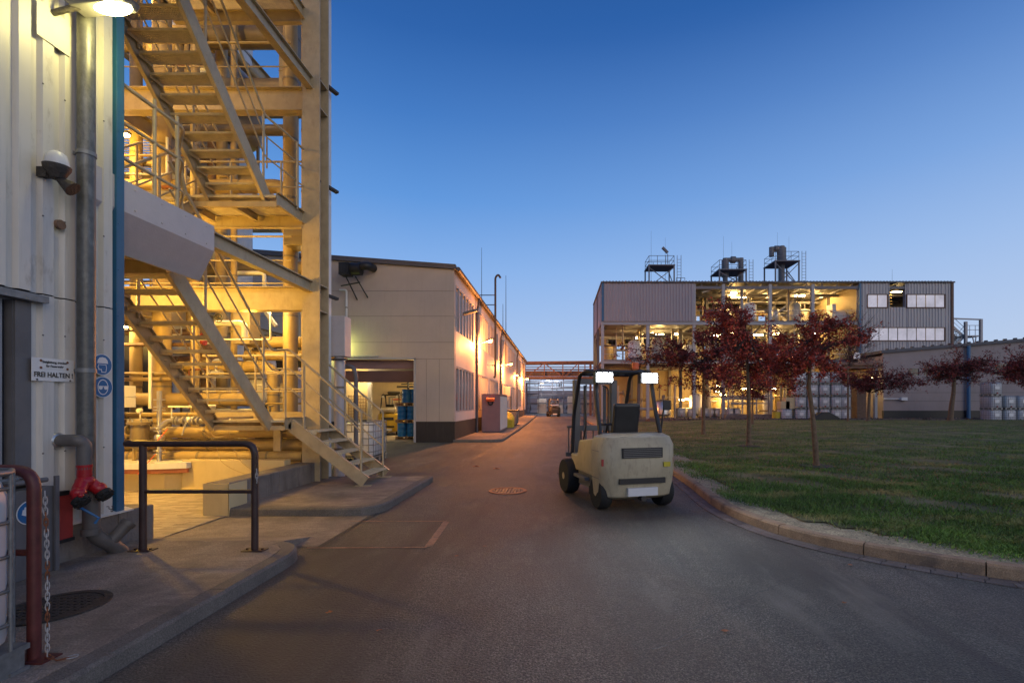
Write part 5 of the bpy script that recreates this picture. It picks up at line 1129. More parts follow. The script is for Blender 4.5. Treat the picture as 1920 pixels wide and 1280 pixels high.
# far plant behind the bridge
t = thing('far_plant', 'distant lit plant with racks and pale walls beyond the bridge', 'building', (0,85,0))
q = MB(); q.box((-7,92,0),(9,98,4.2)); part('wall', q, M['clad'], t)
q = MB()
for x in range(-7, 9, 2): q.bar((x,86,0),(x,86,6.5),.16,.16)
for z in (1.6,3.1,4.4,5.4,6.4): q.bar((-7,86,z),(9,86,z),.14,.18); q.bar((-7,84,z+.2),(9,84,z+.2),.1,.14)
part('rack', q, M['steelfar'], t)
random.seed(9); q = MB()
for i in range(40):
    x = -6.5+random.random()*14; z = random.random()*5; 
    if random.random() < .5: q.cyl((x,85+random.random()*3,z),(x+random.uniform(.5,3),86,z),.05+.12*random.random(),6)
    else: q.cyl((x,85+random.random()*3,z),(x,86,z+random.uniform(.4,2)),.05+.1*random.random(),6)
part('pipework', q, M['steelfar'], t)
q = MB()
for a in ((-3.6,85,0,1.6,2.6),(-1.2,86,0,2.2,1.9),(1.7,85,0,1.5,3.0),(4.2,86,0,2,2.4)): q.box((a[0],a[1],0),(a[0]+a[3],a[1]+1.5,a[4]))
part('equipment', q, M['machine'], t)
q = MB(); q.box((-6.6,82.5,0),(-5.2,83.4,5.2)); 
for k in range(6): q.box((-6.7,82.4,.8+k*.85),(-3.2,83.5,.86+k*.85)); 
for x in (-6.6,-5,-3.3): q.bar((x,82.4,0),(x,82.4,5.4),.07,.07)
part('scaffold', q, M['steelfar'], t)
FL = [(1016,719,'left'),(1043,714,'middle'),(1027.5,713,'small left')]
for px, py, w_ in FL:
    p = P(px, py, 83); strip((p.x,p.y,p.z), f'bright distant lamp beyond the bridge, {w_} one', 260, .6, col=(.85,.9,1), group='lamps of the far plant', lit='tubew')

strip((-9.45,20.45,4.25), 'small greenish lamp on the hall end wall behind the white cable box', 75, .25, col=(.8,1,.22), group='lamps on the hall end wall', w=.15)
# ---------------- big process building on the right ----------------
BY, BD = 53.0, 12.0
def bx(px, D=BY): return (px-1046)/K*D
ZR, Z2, Z1 = 14.9, 10.8, 6.55
pb_ = thing('process_building', 'large open process building with corrugated cladding and lit decks', 'building', (24, 53, 0))
XA, XB, XC, XD = bx(1130), bx(1302), bx(1612), bx(1785)
q = MB(); q.corr((XA,BY),(XB,BY), Z2-.1, ZR-.05, (0,-1), per=.33, dep=.07); part('cladding', q, M['clad'], pb_, 'grey corrugated upper left cladding')
q = MB(); q.corr((XA,BY+BD),(XA,BY), Z2-.1, ZR-.05, (-1,0), per=.33, dep=.07); part('cladding', q, M['clad'], pb_, 'cladding of the narrow left side')
q = MB(); q.box((XA+.03,BY+.03,Z2-.1),(XB,BY+.08,ZR-.05)); q.box((XA+.03,BY+.1,Z2-.1),(XA+.08,BY+BD,ZR-.05)); part('inner_lining', q, M['cladin'], pb_)
for x, z0 in ((XA,Z2-.1),(XC,1.5)): q = MB(); q.box((x-.1,BY-.12,z0),(x+.1,BY+.02,ZR)); part('corner_trim', q, M['blue'], pb_, 'blue trim strip')
# right block with window openings
def wallholes(name, x0, x1, z0, z1, holes, m):
    xs_ = sorted({x0,x1}|{h[0] for h in holes}|{h[1] for h in holes}); zs_ = sorted({z0,z1}|{h[2] for h in holes}|{h[3] for h in holes}); q = MB()
    for a, b_ in zip(xs_[:-1], xs_[1:]):
        for c, d in zip(zs_[:-1], zs_[1:]):
            if any(h[0] <= a and b_ <= h[1] and h[2] <= c and d <= h[3] for h in holes): continue
            q.corr((a,BY),(b_,BY), c, d, (0,-1), per=.33, dep=.07)
    part(name, q, M[m], pb_)
def hz(py): return H-(py-757)/K*BY
wn = [(bx(1626),bx(1663),hz(576),hz(553)),(bx(1700),bx(1770),hz(576),hz(553)),(bx(1630),bx(1770),hz(638),hz(615))]
op = (bx(1667),bx(1697),hz(576),hz(530))
wallholes('cladding', XC+.1, XD, 1.5, ZR-.05, wn+[op], 'cladlight')
for a, b_, c, d in wn:
    f = MB(); f.box((a-.08,BY-.13,c-.1),(b_+.08,BY-.03,c)); f.box((a-.08,BY-.13,d),(b_+.08,BY-.03,d+.08)); f.box((a-.08,BY-.13,c),(a,BY-.03,d)); f.box((b_,BY-.13,c),(b_+.08,BY-.03,d))
    wf = part('window', f, M['brown'], pb_); g = MB(); k = max(1, int((b_-a)/1.0))
    for i in range(k): g.box((a+(b_-a)*i/k+.05,BY-.06,c),(a+(b_-a)*(i+1)/k-.05,BY-.03,d))
    part('pane', g, M['frostedglow'], wf)
q = MB(); q.box((XC,BY+.3,0),(XC+.1,BY+BD,ZR-.05)); q.box((XD-.1,BY+.05,0),(XD,BY+BD,ZR-.05)); q.box((XC+.1,BY+.08,1.5),(XD,BY+.1,hz(640))); part('side_wall', q, M['cladin'], pb_)
q = MB(); q.box((XD-.15,BY-.13,1.5),(XD+.1,BY+.05,ZR)); part('corner_trim', q, M['brown'], pb_, 'brown trim strip')
# roof, decks
q = MB(); q.box((XA-.2,BY-.2,ZR-.02),(XD+.2,BY+BD,ZR+.12)); part('roof', q, M['roofgrey'], pb_)
q = MB()
for i in range(110): x = XA+i*(XD-XA)/110; q.box((x,BY-.22,ZR+.12),(x+.15,BY+.2,ZR+.17))
part('roof_ribs', q, M['roofgrey'], pb_)
q = MB()
for x in np.arange(XA+1, XD, 1.65): q.bar((x,BY+.1,ZR-.2),(x,BY+BD,ZR-.2),.12,.2)
for y in (BY+.15,BY+4,BY+8,BY+11.5): q.bar((XA,y,ZR-.5),(XD,y,ZR-.5),.2,.3)
part('roof_beams', q, M['steelfar'], pb_)
cols = [bx(p) for p in (1130,1215,1302,1357,1445,1525,1612,1700,1785)]
for i, x in enumerate(cols):
    for y in (BY+.2,BY+6,BY+11.8):
        if i >= 7 and y > BY+1: continue
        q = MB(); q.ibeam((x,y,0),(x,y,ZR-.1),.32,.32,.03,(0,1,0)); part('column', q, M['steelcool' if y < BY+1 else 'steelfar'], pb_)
for z in (Z2, Z1):
    q = MB(); q.box((XA,BY+.2,z-.12),(XC,BY+BD,z-.02)); part('deck', q, M['steelfar'], pb_)
    q = MB(); 
    for y in (BY+.1,BY+6,BY+11.8): q.ibeam((XA,y,z-.3),(XC,y,z-.3),.25,.36,.03)
    for x in cols[:7]: q.ibeam((x+.2,BY+.2,z-.35),(x+.2,BY+BD,z-.35),.2,.3,.02)
    part('deck_beams', q, M['steelcool'], pb_)
    q = MB(); x0 = XB if z == Z2 else XA
    for zz in (.55,1.1): q.cyl((x0,BY+.12,z+zz),(XC,BY+.12,z+zz),.03,6)
    for x in np.arange(x0, XC, 1.3): q.cyl((x,BY+.12,z),(x,BY+.12,z+1.1),.025,6)
    part('railing', q, M['steelcool'], pb_)
# rear wall with daylight gaps
q = MB(); YB = BY+BD
gaps = [(bx(1302,YB),bx(1312,YB)),(bx(1422,YB),bx(1438,YB)),(bx(1480,YB),bx(1490,YB)),(bx(1494,YB),bx(1524,YB))]
e_ = [bx(1290,YB)]+[v for g in gaps for v in g]+[XC+4]
for i in range(0, len(e_), 2): q.box((e_[i],YB,Z2),(e_[i+1],YB+.1,ZR))
q.box((bx(1302,YB),YB,13.4),(XC,YB+.1,ZR))
lowg = [(bx(a,YB),bx(b_,YB)) for a, b_ in ((1122,1137),(1156,1172),(1228,1240),(1284,1298),(1320,1332),(1418,1436),(1455,1466),(1490,1500),(1512,1524),(1566,1574))]
e_ = [XA+.0]+[v for g in lowg for v in g]+[XC+4]
for i in range(0, len(e_), 2): q.box((e_[i],YB,Z1+.2),(e_[i+1],YB+.1,Z2-.4))
q.box((XA,YB,Z1+2.9),(XC,YB+.1,Z2-.4)); q.box((XA,YB,0),(XC,YB+.1,Z1))
part('rear_wall', q, M['cladin'], pb_)
# machines on the decks
random.seed(21)
mach = MB
def ptank(x, y, z, r, h, m, lab, grp='vessels in the process building'):
    t = thing('process_vessel', lab, 'tank', (x,y,z), grp)
    q = MB(); q.lathe((x,y,z), [(r*.5,.2),(r,.45),(r,h*.85),(r*.7,h*.96),(r*.2,h)], 14); part('shell', q, M[m], t, smooth=50)
    q = MB(); q.cyl((x,y,z+h-.05),(x,y,z+h+.5),r*.18,8)
    for a in (.5,2.6,4.7): q.bar((x+r*.8*cos(a),y+r*.8*sin(a),z),(x+r*.8*cos(a),y+r*.8*sin(a),z+.6),.1,.1)
    part('legs', q, M['steelfar'], t)
k = 0
pos = ['at the far left','left','left of centre','in the centre','right of centre','right','at the far right']
for z, nm, xs_ in ((Z2,'upper',[16.3,19.5,21.6,25.2,27.2,30.8]),(Z1,'middle',[6.5,9,12,16,20,22.5,26,30]),(0,'ground',[8,12.5,17,20.5,25,29])):
    for i, x in enumerate(xs_):
        ptank(x+random.uniform(-.4,.4), BY+random.uniform(2.5,8), z, random.uniform(.45,.95), random.uniform(2.0,3.1), random.choice(['machine','tankwhite','pipe','alu']), f'{ORD[i]} vessel from the left on the {nm} level of the process building')
q = MB(); q.cyl((bx(1558,BY+3),BY+3,Z2+.8),(bx(1580,BY+3),BY+3,Z2+.8),.8,16); q.box((bx(1555,BY+3),BY+2.4,Z2),(bx(1562,BY+3),BY+3.6,Z2+2.3)); q.box((bx(1570,BY+3),BY+2.4,Z2),(bx(1578,BY+3),BY+3.6,Z2+.4)); solo('dryer_unit', 'whitish round machine at the right end of the upper deck', 'machine', q, M['tankwhite'], smooth=40)
for i in range(100):
    lv_ = random.choice([0,0,Z1,Z1,Z2]); x = random.uniform(XA+.5 if lv_ < Z2 else XB+.5, XC-1); y = BY+random.uniform(1,10); z = lv_+random.uniform(.6,3.3)
    if random.random() < .5: pts = [(x,y,lv_),(x,y,lv_+3.9)]
    else: pts = [(x,y,z),(min(x+random.uniform(2,6),XC-.5),y,z)]
    r = random.uniform(.05,.17)
    t = MB(); t.cyl(pts[0], pts[1], r, 8); t.cyl((Vector(pts[0])*.5+Vector(pts[1])*.5), (Vector(pts[0])*.47+Vector(pts[1])*.53), r+.03, 8)
    solo('plant_pipe', f"{'upright' if pts[0][2] != pts[1][2] else 'level'} pipe among many on the {'upper' if lv_ == Z2 else 'middle' if lv_ == Z1 else 'ground'} level of the process building", 'pipe', t, M[random.choice(['machine','pipe','steelcool','pipegrey'])], 'pipes inside the process building', smooth=40)
# catwalk at half height of the middle level
q = MB()
for x0, x1, z in ((XA+.3,14,8.6),(19,29,8.8),(15,32,3.6)):
    q.box((x0,BY+4,z-.06),(x1,BY+5.2,z))
    for zz in (.5,1.05): q.cyl((x0,BY+4,z+zz),(x1,BY+4,z+zz),.03,6)
    for x in np.arange(x0, x1, 1.2): q.cyl((x,BY+4,z),(x,BY+4,z+1.05),.025,6)
part('catwalk', q, M['steelfar'], pb_)
for (a, b_) in (((16,BY+.6,Z2+3.2),(18.1,BY+.6,ZR-.3)),((24,BY+3,Z2+.2),(28,BY+3,ZR-.6)),((19,BY+2,Z1+.2),(23,BY+2,Z2-.4)),((26,BY+1,1),(30,BY+1,6)),((28,BY+5,Z2+.2),(25,BY+5,Z2+3))):
    q = MB(); q.bar(a, b_, .18, .18); part('brace', q, M['machine'], pb_)
UP = [(1376,547.5,.5),(1385,555.4,1.3),(1433,553.6,1.0),(1500,553,.8),(1523.5,552.8,.7),(1534,552.8,.7)]
MI = [(1176.5,609,.8),(1176,620,1.1),(1208,615,.4),(1194,632,.3),(1223,620,.6),(1248,604,1.3),(1237,626,.7),(1270,625,.5),(1289,614,.6),(1348,627.7,1.0),(1375,624,.8),(1422,626,.9),(1454,624.5,.6),(1470,606,1.3),(1518,624.5,1.0),(1388.5,666,.7),(1399,666,.7),(1400,679,.4),(1505,672,.4),(1487,669.6,.3),(1328,672,.3)]
LO = [(1278,748,.4),(1288,747,.3),(1347,733,.5),(1356,738,.5),(1394,727,.5),(1406,727,.5),(1450,727,.4),(1345,722,.4)]
for nm, LL, yo, e in (('upper',UP,3.5,420),('middle',MI,5,300),('ground',LO,6,420)):
    for i, (px, py, l) in enumerate(LL):
        D = BY+yo+(i%3)*1.3; p = P(px, py, D)
        o = strip((p.x,p.y,p.z), f'{ORD[i] if i < 16 else ORD[i-10]+" farther"} glowing lamp from the left on the {nm} level of the process building', e if i%2 == 0 or nm != 'middle' else 0, l*1.35, col=(1,.56,.15), group='lamps of the process building', lit='strip', light=(nm != 'middle' or i%2 == 0), w=.3, down=.35, dh=.17)
p = P(1681,547,BY+2); strip((p.x,p.y,p.z), 'glowing lamp in the open bay between the upper windows', 120, 1.2, col=(1,.66,.26), group='lamps of the process building', w=.26)
p = P(1632,708,48); strip((p.x,p.y,p.z), 'small bright lamp under the canopy beside the low building', 90, .3, col=(1,.75,.35), group='lamps of the process building', w=.2)
q = MB(); q.box((bx(1664),BY+3,hz(580)),(bx(1700),BY+3.1,ZR-.1)); part('bay_wall', q, M['brown'], pb_)
q = MB()
for k in range(7): z = 12.3+k*.35; q.cyl((bx(1667),BY+2.2,z),(bx(1698),BY+2.2,z),.06,6)
part('bay_pipes', q, M['pipe'], pb_)
# roof platforms
def platform(x0, x1, y0, y1, z, zr, lab, extra):
    t = thing('roof_platform', lab, 'platform', ((x0+x1)/2, y0, ZR+.1), 'steel platforms on the roof')
    q = MB()
    for x in (x0,x1):
        for y in (y0,y1): q.bar((x,y,ZR+.1),(x,y,z),.14,.14)
    q.bar((x0,y0,ZR+.3),(x1,y0,z-.2),.08,.08); q.bar((x1,y0,ZR+.3),(x0,y0,z-.2),.08,.08); q.bar((x1,y0,ZR+.3),(x1,y1,z-.2),.08,.08); part('frame', q, M['steelfar'], t)
    q = MB(); q.box((x0-.1,y0-.1,z),(x1+.1,y1+.1,z+.12)); part('deck', q, M['steelfar'], t)
    q = MB()
    for zz in (.6,1.15):
        for a, b_ in (((x0,y0),(x1,y0)),((x0,y1),(x1,y1)),((x0,y0),(x0,y1)),((x1,y0),(x1,y1))): q.cyl((*a,z+zz),(*b_,z+zz),.03,6)
    for x in np.linspace(x0, x1, 4):
        for y in (y0,y1): q.cyl((x,y,z),(x,y,z+1.15),.03,6)
    part('railing', q, M['steelfar'], t)
    q = MB()
    for s in (0,.45): q.cyl((x1+.35+s,y0,ZR+.1),(x1+.35+s,y0,z+1.2),.03,6)
    for zz in np.arange(ZR+.3, z+1, .35): q.cyl((x1+.35,y0,zz),(x1+.8,y0,zz),.02,5)
    part('ladder', q, M['steelfar'], t)
    return t
D = 56.0; b2 = lambda p: (p-1046)/K*D; h2 = lambda p: H-(p-757)/K*D
platform(b2(1217), b2(1264), 56, 58.5, h2(498), 0, 'roof platform at the left with railing and tilted floodlight', 0)
q = MB(); q.bar((b2(1242),56,h2(464)),(b2(1252),56,h2(474)),.3,.25); q.cyl((b2(1252),56,h2(476)),(b2(1252),56,h2(495)),.04,6); solo('roof_floodlight', 'tilted floodlight on the left roof platform', 'lamp', q, M['steelfar'])
platform(b2(1349), b2(1399), 56, 59, h2(506), 0, 'middle roof platform carrying a bent exhaust duct', 0)
platform(b2(1454), b2(1498), 56, 59, h2(490), 0, 'right roof platform carrying the tallest duct', 0)
def duct(lab, x, r, z1, xo, zt, r2):
    t = thing('exhaust_duct', lab, 'duct', (x,57.3,ZR+.1)); q = MB(); q.cyl((x,57.3,ZR),(x,57.3,z1),r*.7,12); q.cyl((x,57.3,z1-2.2),(x,57.3,z1-.2),r,14); part('stack', q, M['grey'], t, smooth=40)
    q = MB(); q.cyl((x,57.3,zt),(xo,57.3,zt),r2,12); q.cyl((xo,57.3,zt-.9 if xo < x else ZR),(xo,57.3,zt+.2),r2*1.2,12); q.cyl(((x+xo)/2-.25,57.3,zt),((x+xo)/2+.25,57.3,zt),r2*1.6,12); part('cross_duct', q, M['grey'], t, smooth=40)
duct('bent exhaust duct on the middle roof platform', b2(1367), .42, h2(478), b2(1397), h2(481), .26)
duct('tall exhaust duct on the right roof platform', b2(1475), .52, h2(455), b2(1456), h2(460), .24)
for i, (px, p1) in enumerate(((1224,427),(1251,440),(1362,437),(1378,448),(1465,430),(1487,438),(1684,500))):
    rod((b2(px),57,14.9), h2(p1), .02, ORD[i]+' thin lightning rod from the left on the process building roof')
q = MB(); q.box((b2(1266),55.5,ZR+.1),(b2(1282),55.6,ZR+.2)); 
for px in (1266,1274,1282): q.cyl((b2(px),55.5,ZR+.1),(b2(px),55.5,ZR+1.2),.03,6)
q.cyl((b2(1266),55.5,ZR+1.2),(b2(1282),55.5,ZR+1.2),.03,6); part('roof_railing', q, M['steelfar'], pb_)
q = MB(); q.box((b2(1699),55,ZR+.12),(b2(1712),56,ZR+.6)); part('roof_hatch', q, M['steelfar'], pb_)
# external stair on the right
t = thing('outside_staircase', 'steel zigzag staircase at the right end of the process building', 'staircase', (45,54,0))
xs0, xs1 = bx(1788), bx(1854); zt = [hz(590), hz(635), hz(690), 5.0]
q = MB()
for x in (bx(1799), bx(1825), xs1): q.bar((x,BY+1,0),(x,BY+1,hz(595) if x != bx(1825) else hz(600)),.25,.25)
q.bar((bx(1799),BY+1,hz(594)),(xs1,BY+1,hz(596)),.12,.15); part('frame', q, M['steelcool'], t)
for a, b_, z0, z1 in ((bx(1790),bx(1824),hz(597),hz(628)),(bx(1824),bx(1806),hz(628),hz(648)),(bx(1806),bx(1830),hz(648),hz(690))):
    q = MB()
    for y in (BY+1.2,BY+2.2): q.bar((a,y,z0),(b_,y,z1),.08,.28); q.cyl((a,y,z0+1.1),(b_,y,z1+1.1),.03,6); q.cyl((a,y,z0+.6),(b_,y,z1+.6),.02,6)
    for k in range(10): q.box((a+(b_-a)*k/10-.12,BY+1.2,z0+(z1-z0)*k/10),(a+(b_-a)*k/10+.12,BY+2.2,z0+(z1-z0)*k/10+.04))
    part('flight', q, M['steelcool'], t)
for x0, x1, z in ((xs0,bx(1800),hz(595)),(bx(1822),xs1,hz(626))):
    q = MB(); q.box((x0,BY+1,z-.12),(x1,BY+2.4,z))
    for zz in (.6,1.1): q.cyl((x0,BY+1,z+zz),(x1,BY+1,z+zz),.03,6)
    for x in np.linspace(x0, x1, 4): q.cyl((x,BY+1,z),(x,BY+1,z+1.1+(.8 if x0 == xs0 else 0)),.03,6)
    part('landing', q, M['steelcool'], t)
q = MB(); q.bar((bx(1836),BY+1,hz(690)),(bx(1845),BY+1,hz(628)),.08,.08); q.bar((bx(1852),BY+1,hz(690)),(bx(1838),BY+1,hz(628)),.08,.08); part('brace', q, M['steelcool'], t)
# ---------------- low building at right ----------------
LY = 47.5; lx = lambda p: (p-1046)/K*LY; lz = lambda p: H-(p-757)/K*LY
lb = thing('low_building', 'low pinkish shed with sloping roof edge behind the lawn trees', 'building', (45,47.5,0))
x0, x1 = lx(1656), lx(2150); zr = lambda x: lz(662)+(x-x0)*(lz(640)-lz(662))/(lx(1920)-x0)
q = MB(); w1 = (lx(1704),lx(1724),lz(704),lz(691)); w2 = (lx(1733),lx(1743),lz(704),lz(686)); w3 = (lx(1866),lx(1893),lz(704),lz(682))
xs_ = [x0,w1[0],w1[1],w2[0],w2[1],w3[0],w3[1],x1]; wz = {1:w1,3:w2,5:w3}
for i in range(7):
    a, b_ = xs_[i], xs_[i+1]
    if i in wz:
        w_ = wz[i]; q.box((a,LY,1.0),(b_,LY+.2,w_[2])); q.prism([(a,LY,w_[3]),(b_,LY,w_[3]),(b_,LY,zr(b_)),(a,LY,zr(a))], (0,.2,0))
    else: q.prism([(a,LY,1.0),(b_,LY,1.0),(b_,LY,zr(b_)),(a,LY,zr(a))], (0,.2,0))
q.box((x0,LY+.2,0),(x0+.2,LY+4,6.4)); part('wall', q, M['lowwall'], lb)
q = MB()
for z in (1.9,2.75,3.6): q.box((x0,LY-.012,z),(x1,LY-.002,z+.03))
part('panel_joints', q, M['fascia'], lb)
q = MB(); q.box((x0,LY-.05,0),(x1,LY+.2,1.0)); part('plinth', q, M['black'], lb)
q = MB(); q.prism([(x0-.3,LY-.25,zr(x0-.3)),(x1,LY-.25,zr(x1)),(x1,LY-.25,zr(x1)+.28),(x0-.3,LY-.25,zr(x0-.3)+.28)], (0,8,0)); part('roof', q, M['roofgrey'], lb)
q = MB(); random.seed(2)
for i in range(26): x = x0+i*.9+random.random()*.3; q.box((x,LY-.2,zr(x)+.28),(x+.16,LY+.1,zr(x)+.42))
part('roof_clips', q, M['roofgrey'], lb)
for w_, nm in ((w1,None),(w2,None),(w3,None)):
    f = MB(); f.box((w_[0],LY+.1,w_[2]),(w_[1],LY+.14,w_[3])); wf = part('window', f, M['glassdark'], lb)
    g = MB(); g.box((w_[0],LY-.02,w_[2]-.06),(w_[1],LY+.1,w_[2])); part('sill', g, M['frame'], wf)
q = MB(); xx = lx(1812); q.cyl((xx,LY-.25,.0),(xx,LY-.25,zr(xx)),.16,10); part('downpipe', q, M['blue'], lb)
q = MB(); q.cyl((x0,LY-.1,2.15),(lx(1697),LY-.1,2.15),.06,6); q.box((lx(1686),LY-.35,2.0),(lx(1697),LY-.05,2.3)); part('wall_box', q, M['tankwhite'], lb)
# canopy between the buildings
t = thing('canopy', 'flat steel canopy lit from below between the two right buildings', 'canopy', (31,48,0))
q = MB(); q.box((lx(1578),LY,lz(684)),(lx(1653),LY+5,lz(679))); part('roof', q, M['rustbeam'], t)
q = MB()
for k in range(5): q.box((lx(1580),LY+.2+k,lz(690)),(lx(1653),LY+.35+k,lz(685)))
for k in range(4): q.cyl((lx(1590),LY+1+k*.5,lz(697)),(lx(1653),LY+1+k*.5,lz(697)),.1,6)
part('joist', q, M['brown'], t)
for px in (1576,1643): q = MB(); q.box((lx(px)-.14,LY,0),(lx(px)+.14,LY+.25,lz(684))); part('post', q, M['steelcool'], t)
strip((lx(1600),LY+3,lz(704)), 'tube lamp under the canopy between the right buildings', 90, 1, group='lamps of the process building')
q = MB(); q.cyl((lx(1618),LY+1,0),(lx(1618),LY+1,lz(738)),.45,14); q.cyl((lx(1628),LY+1,0),(lx(1628),LY+1,lz(738)),.3,14); solo('blue_tank', 'dark blue upright tank under the canopy', 'tank', q, M['drum'], smooth=40)
q = MB(); q.box((lx(1595),LY-1,0),(lx(1612),LY,4.1)); 
for k in range(5): q.box((lx(1594.5),LY-1.02,.8*k),(lx(1612.5),LY+.02,.8*k+.06))
solo('crate_rack', 'brown gridded crate stack under the canopy beside the container wall', 'rack', q, M['brown'])
q = MB(); q.box((lx(1597),LY-.4,lz(673)),(lx(1608),LY-.3,lz(662))); solo('notice_box', 'small white lit notice box above the canopy edge', 'sign', q, M['frostedglow'])
# ---------------- stacked containers ----------------
CY = 46.0
def stack(cols, nm, grp, ibs=1.12):
    for ci, (x, n, cn) in enumerate(cols):
        for k in range(n):
            copytree(ib, (x, CY, .02+k*1.16), f'white container, {ORD[k]} from the bottom, {cn} column of the {nm} stack', group=grp)
cx = lambda p: (p-1046)/K*CY
stack([(cx(1497),4,'first'),(cx(1519),4,'second'),(cx(1541),4,'third'),(cx(1563),4,'fourth'),(cx(1580),3,'fifth')], 'big lawn side', 'stacked white containers beyond the lawn')
stack([(cx(1471),1,'only')], 'low left', 'stacked white containers beyond the lawn')
for x, k, lab in ((1468,1,'yellowish lit carton load on the low container left of the big stack'),(1478,1,'second lit carton load beside the big container stack')):
    q = MB(); q.box((cx(x)-.4,CY-.4,1.19),(cx(x)+.45,CY+.4,1.9 if x == 1468 else 2.25)); q.box((cx(x)-.42,CY-.42,1.5),(cx(x)+.47,CY+.42,1.53)); solo('carton_load', lab, 'carton', q, M['cream'])
q = MB(); q.cyl((cx(1456),CY,0),(cx(1456),CY,.9),.4,14); q.cyl((cx(1456),CY,.4),(cx(1456),CY,.45),.42,14); solo('yellow_drum', 'yellow drum left of the container stacks', 'drum', q, M['yellowbag'], smooth=40)
CY = 42.0
stack([(cx(1858),3,'left'),(cx(1884),2,'middle'),(cx(1909),2,'right')], 'right hand', 'stacked white containers before the shed')
CY = 60.0
cx = lambda p: (p-1046)/K*CY
for i, px in enumerate((1306,1318,1326,1346,1356)):
    copytree(ib, (cx(px), 57 if i < 3 else 56, .02), ORD[i]+' lit white container from the left on the ground of the process building', group='containers inside the process building')
for i, px in enumerate((1270,1289)):
    copytree(ib, (cx(px), 58.5, .02), ('left' if i == 0 else 'right')+' container of the pair standing near the road under the process building', group='containers inside the process building')
q = MB(); q.box((bx(1352),51.5,0),(bx(1440),52.2,.55)); solo('loading_kerb', 'long pale concrete kerb wall before the process building', 'wall', q, M['concrete'], bevel=.03)
# railing across the rubble strip
t = thing('road_railing', 'grey pipe railing before the process building', 'railing', (22,52,0)); q = MB()
for z in (1.1,1.9): q.cyl((bx(1362),52.4,z+.6),(bx(1440),52.4,z+.6),.05,6)
part('rail', q, M['steelcool'], t)
for px in (1362,1388,1414,1440): q = MB(); q.bar((bx(px),52.4,0),(bx(px),52.4,3.0),.12,.12); part('post', q, M['steelcool'], t)
# rubble strip behind the lawn
random.seed(8); q = MB()
for i in range(1500):
    x = random.uniform(9, 46); y = random.uniform(41, 44.5) if i%4 else random.uniform(40.5,41.3); r = random.uniform(.08,.26); z = .12+.25*(1-abs(y-42.7)/1.9)*.8
    a = random.random()*6; vs = [(x+r*random.uniform(.7,1.3)*cos(a+k*2.09), y+r*random.uniform(.7,1.2)*sin(a+k*2.09), z-r*.3) for k in range(3)]+[(x+random.uniform(-.05,.05), y, z+r*random.uniform(.5,.9))]
    q.add(vs, [(0,1,3),(1,2,3),(2,0,3),(2,1,0)])
struct('rubble', q, M['rubble'], kind='stuff')
q = MB(); q.prism([(8,40.6,-.02),(8,42.7,.38),(8,45,-.02)], (42,0,0)); struct('rubble_bank', q, M['rubble'])
q = MB(); q.box((12,40.4,.15),(44,40.46,.32)); solo('edging_strip', 'thin dark metal edging strip along the rubble behind the lawn', 'edging', q, M['roofgrey'])
q = MB(); 
xr = (1551-1046)/K*39.5; q.prism([(xr-1.15,39.5,.1),(xr+1.15,39.5,.1),(xr+1.05,39.5,.55),(xr+.2,39.5,1.0),(xr-.4,39.5,.98),(xr-1.1,39.5,.5)], (0,.8,0)); solo('boulder', 'dark humped boulder at the lawn edge before the container stack', 'boulder', q, M['black'], bevel=.1)
# ---------------- trees ----------------
def tree(base, pts, crown, label, seed, nleaf, leaf, m='leafred', tr=.075, nb=26, twigs=5):
    """pts: trunk polyline (relative); crown: list of ellipsoids (cx,cy,cz,rx,ry,rz) relative to base"""
    rd = random.Random(seed); t = thing('red_leaved_tree', label, 'tree', base, 'young red leaved trees on the lawn'); B = Vector(base)
    q = MB(); P_ = [B+Vector(p) for p in pts]; n = len(P_); q.tube(P_, [tr*(1-.55*i/(n-1)) for i in range(n)], 10); q.tube([P_[0]-Vector((0,0,.05)), P_[0]+Vector((0,0,.12))], tr*1.5, 10, r1=tr); part('trunk', q, M['bark'], t, smooth=60)
    br = MB(); tips = []
    top = P_[-1]; low = P_[-2]
    for i in range(nb):
        c = crown[rd.randrange(len(crown))]; C = B+Vector(c[:3])
        s0 = low.lerp(top, rd.random()**1.2)
        while True:
            v = Vector((rd.uniform(-1,1), rd.uniform(-1,1), rd.uniform(-1,1)))
            if .45 < v.length < 1: break
        e = C+Vector((v.x*c[3], v.y*c[4], v.z*c[5])); mid = s0.lerp(e, .5)+Vector((rd.uniform(-.1,.1), rd.uniform(-.1,.1), rd.uniform(-.02,.12)))*(e-s0).length
        r0 = tr*.32*rd.uniform(.6,1); br.tube([s0, mid, e], [r0, r0*.6, r0*.2], 5); tips += [(mid, .7), (e, 1), (mid.lerp(e, .5), 1)]
        for k in range(twigs):
            a = mid.lerp(e, rd.random()); d = (e-s0)*.25+Vector((rd.uniform(-1,1), rd.uniform(-1,1), rd.uniform(-.6,1)))*.3*max(c[3],.5); f = a+d*rd.uniform(.5,1.1)
            br.tube([a, a.lerp(f,.5)+Vector((0,0,.03)), f], [r0*.35, r0*.25, r0*.1], 4); tips += [(f, 1), (a.lerp(f,.6), 1)]
    part('branches', br, M['twig'], t)
    lf = MB(); sc = sum((c[3]+c[5])/2 for c in crown)/len(crown)
    for i in range(nleaf):
        p, w = tips[rd.randrange(len(tips))]; g = .075*sc
        p = p+Vector((rd.gauss(0,g), rd.gauss(0,g), rd.gauss(0,g*.8))); 
        a = Vector((rd.gauss(0,1), rd.gauss(0,1), rd.gauss(0,.6))).normalized(); b_ = a.orthogonal().normalized(); b_ = (b_*cos(rd.random()*6)+a.cross(b_)*sin(rd.random()*6)).normalized(); l = leaf*rd.uniform(.6,1.3)
        lf.add([p-a*l, p+b_*l*.45+a*.1*l, p+a*l, p-b_*l*.45+a*.1*l], [(0,1,2,3)])
    part('crown', lf, M[m], t)
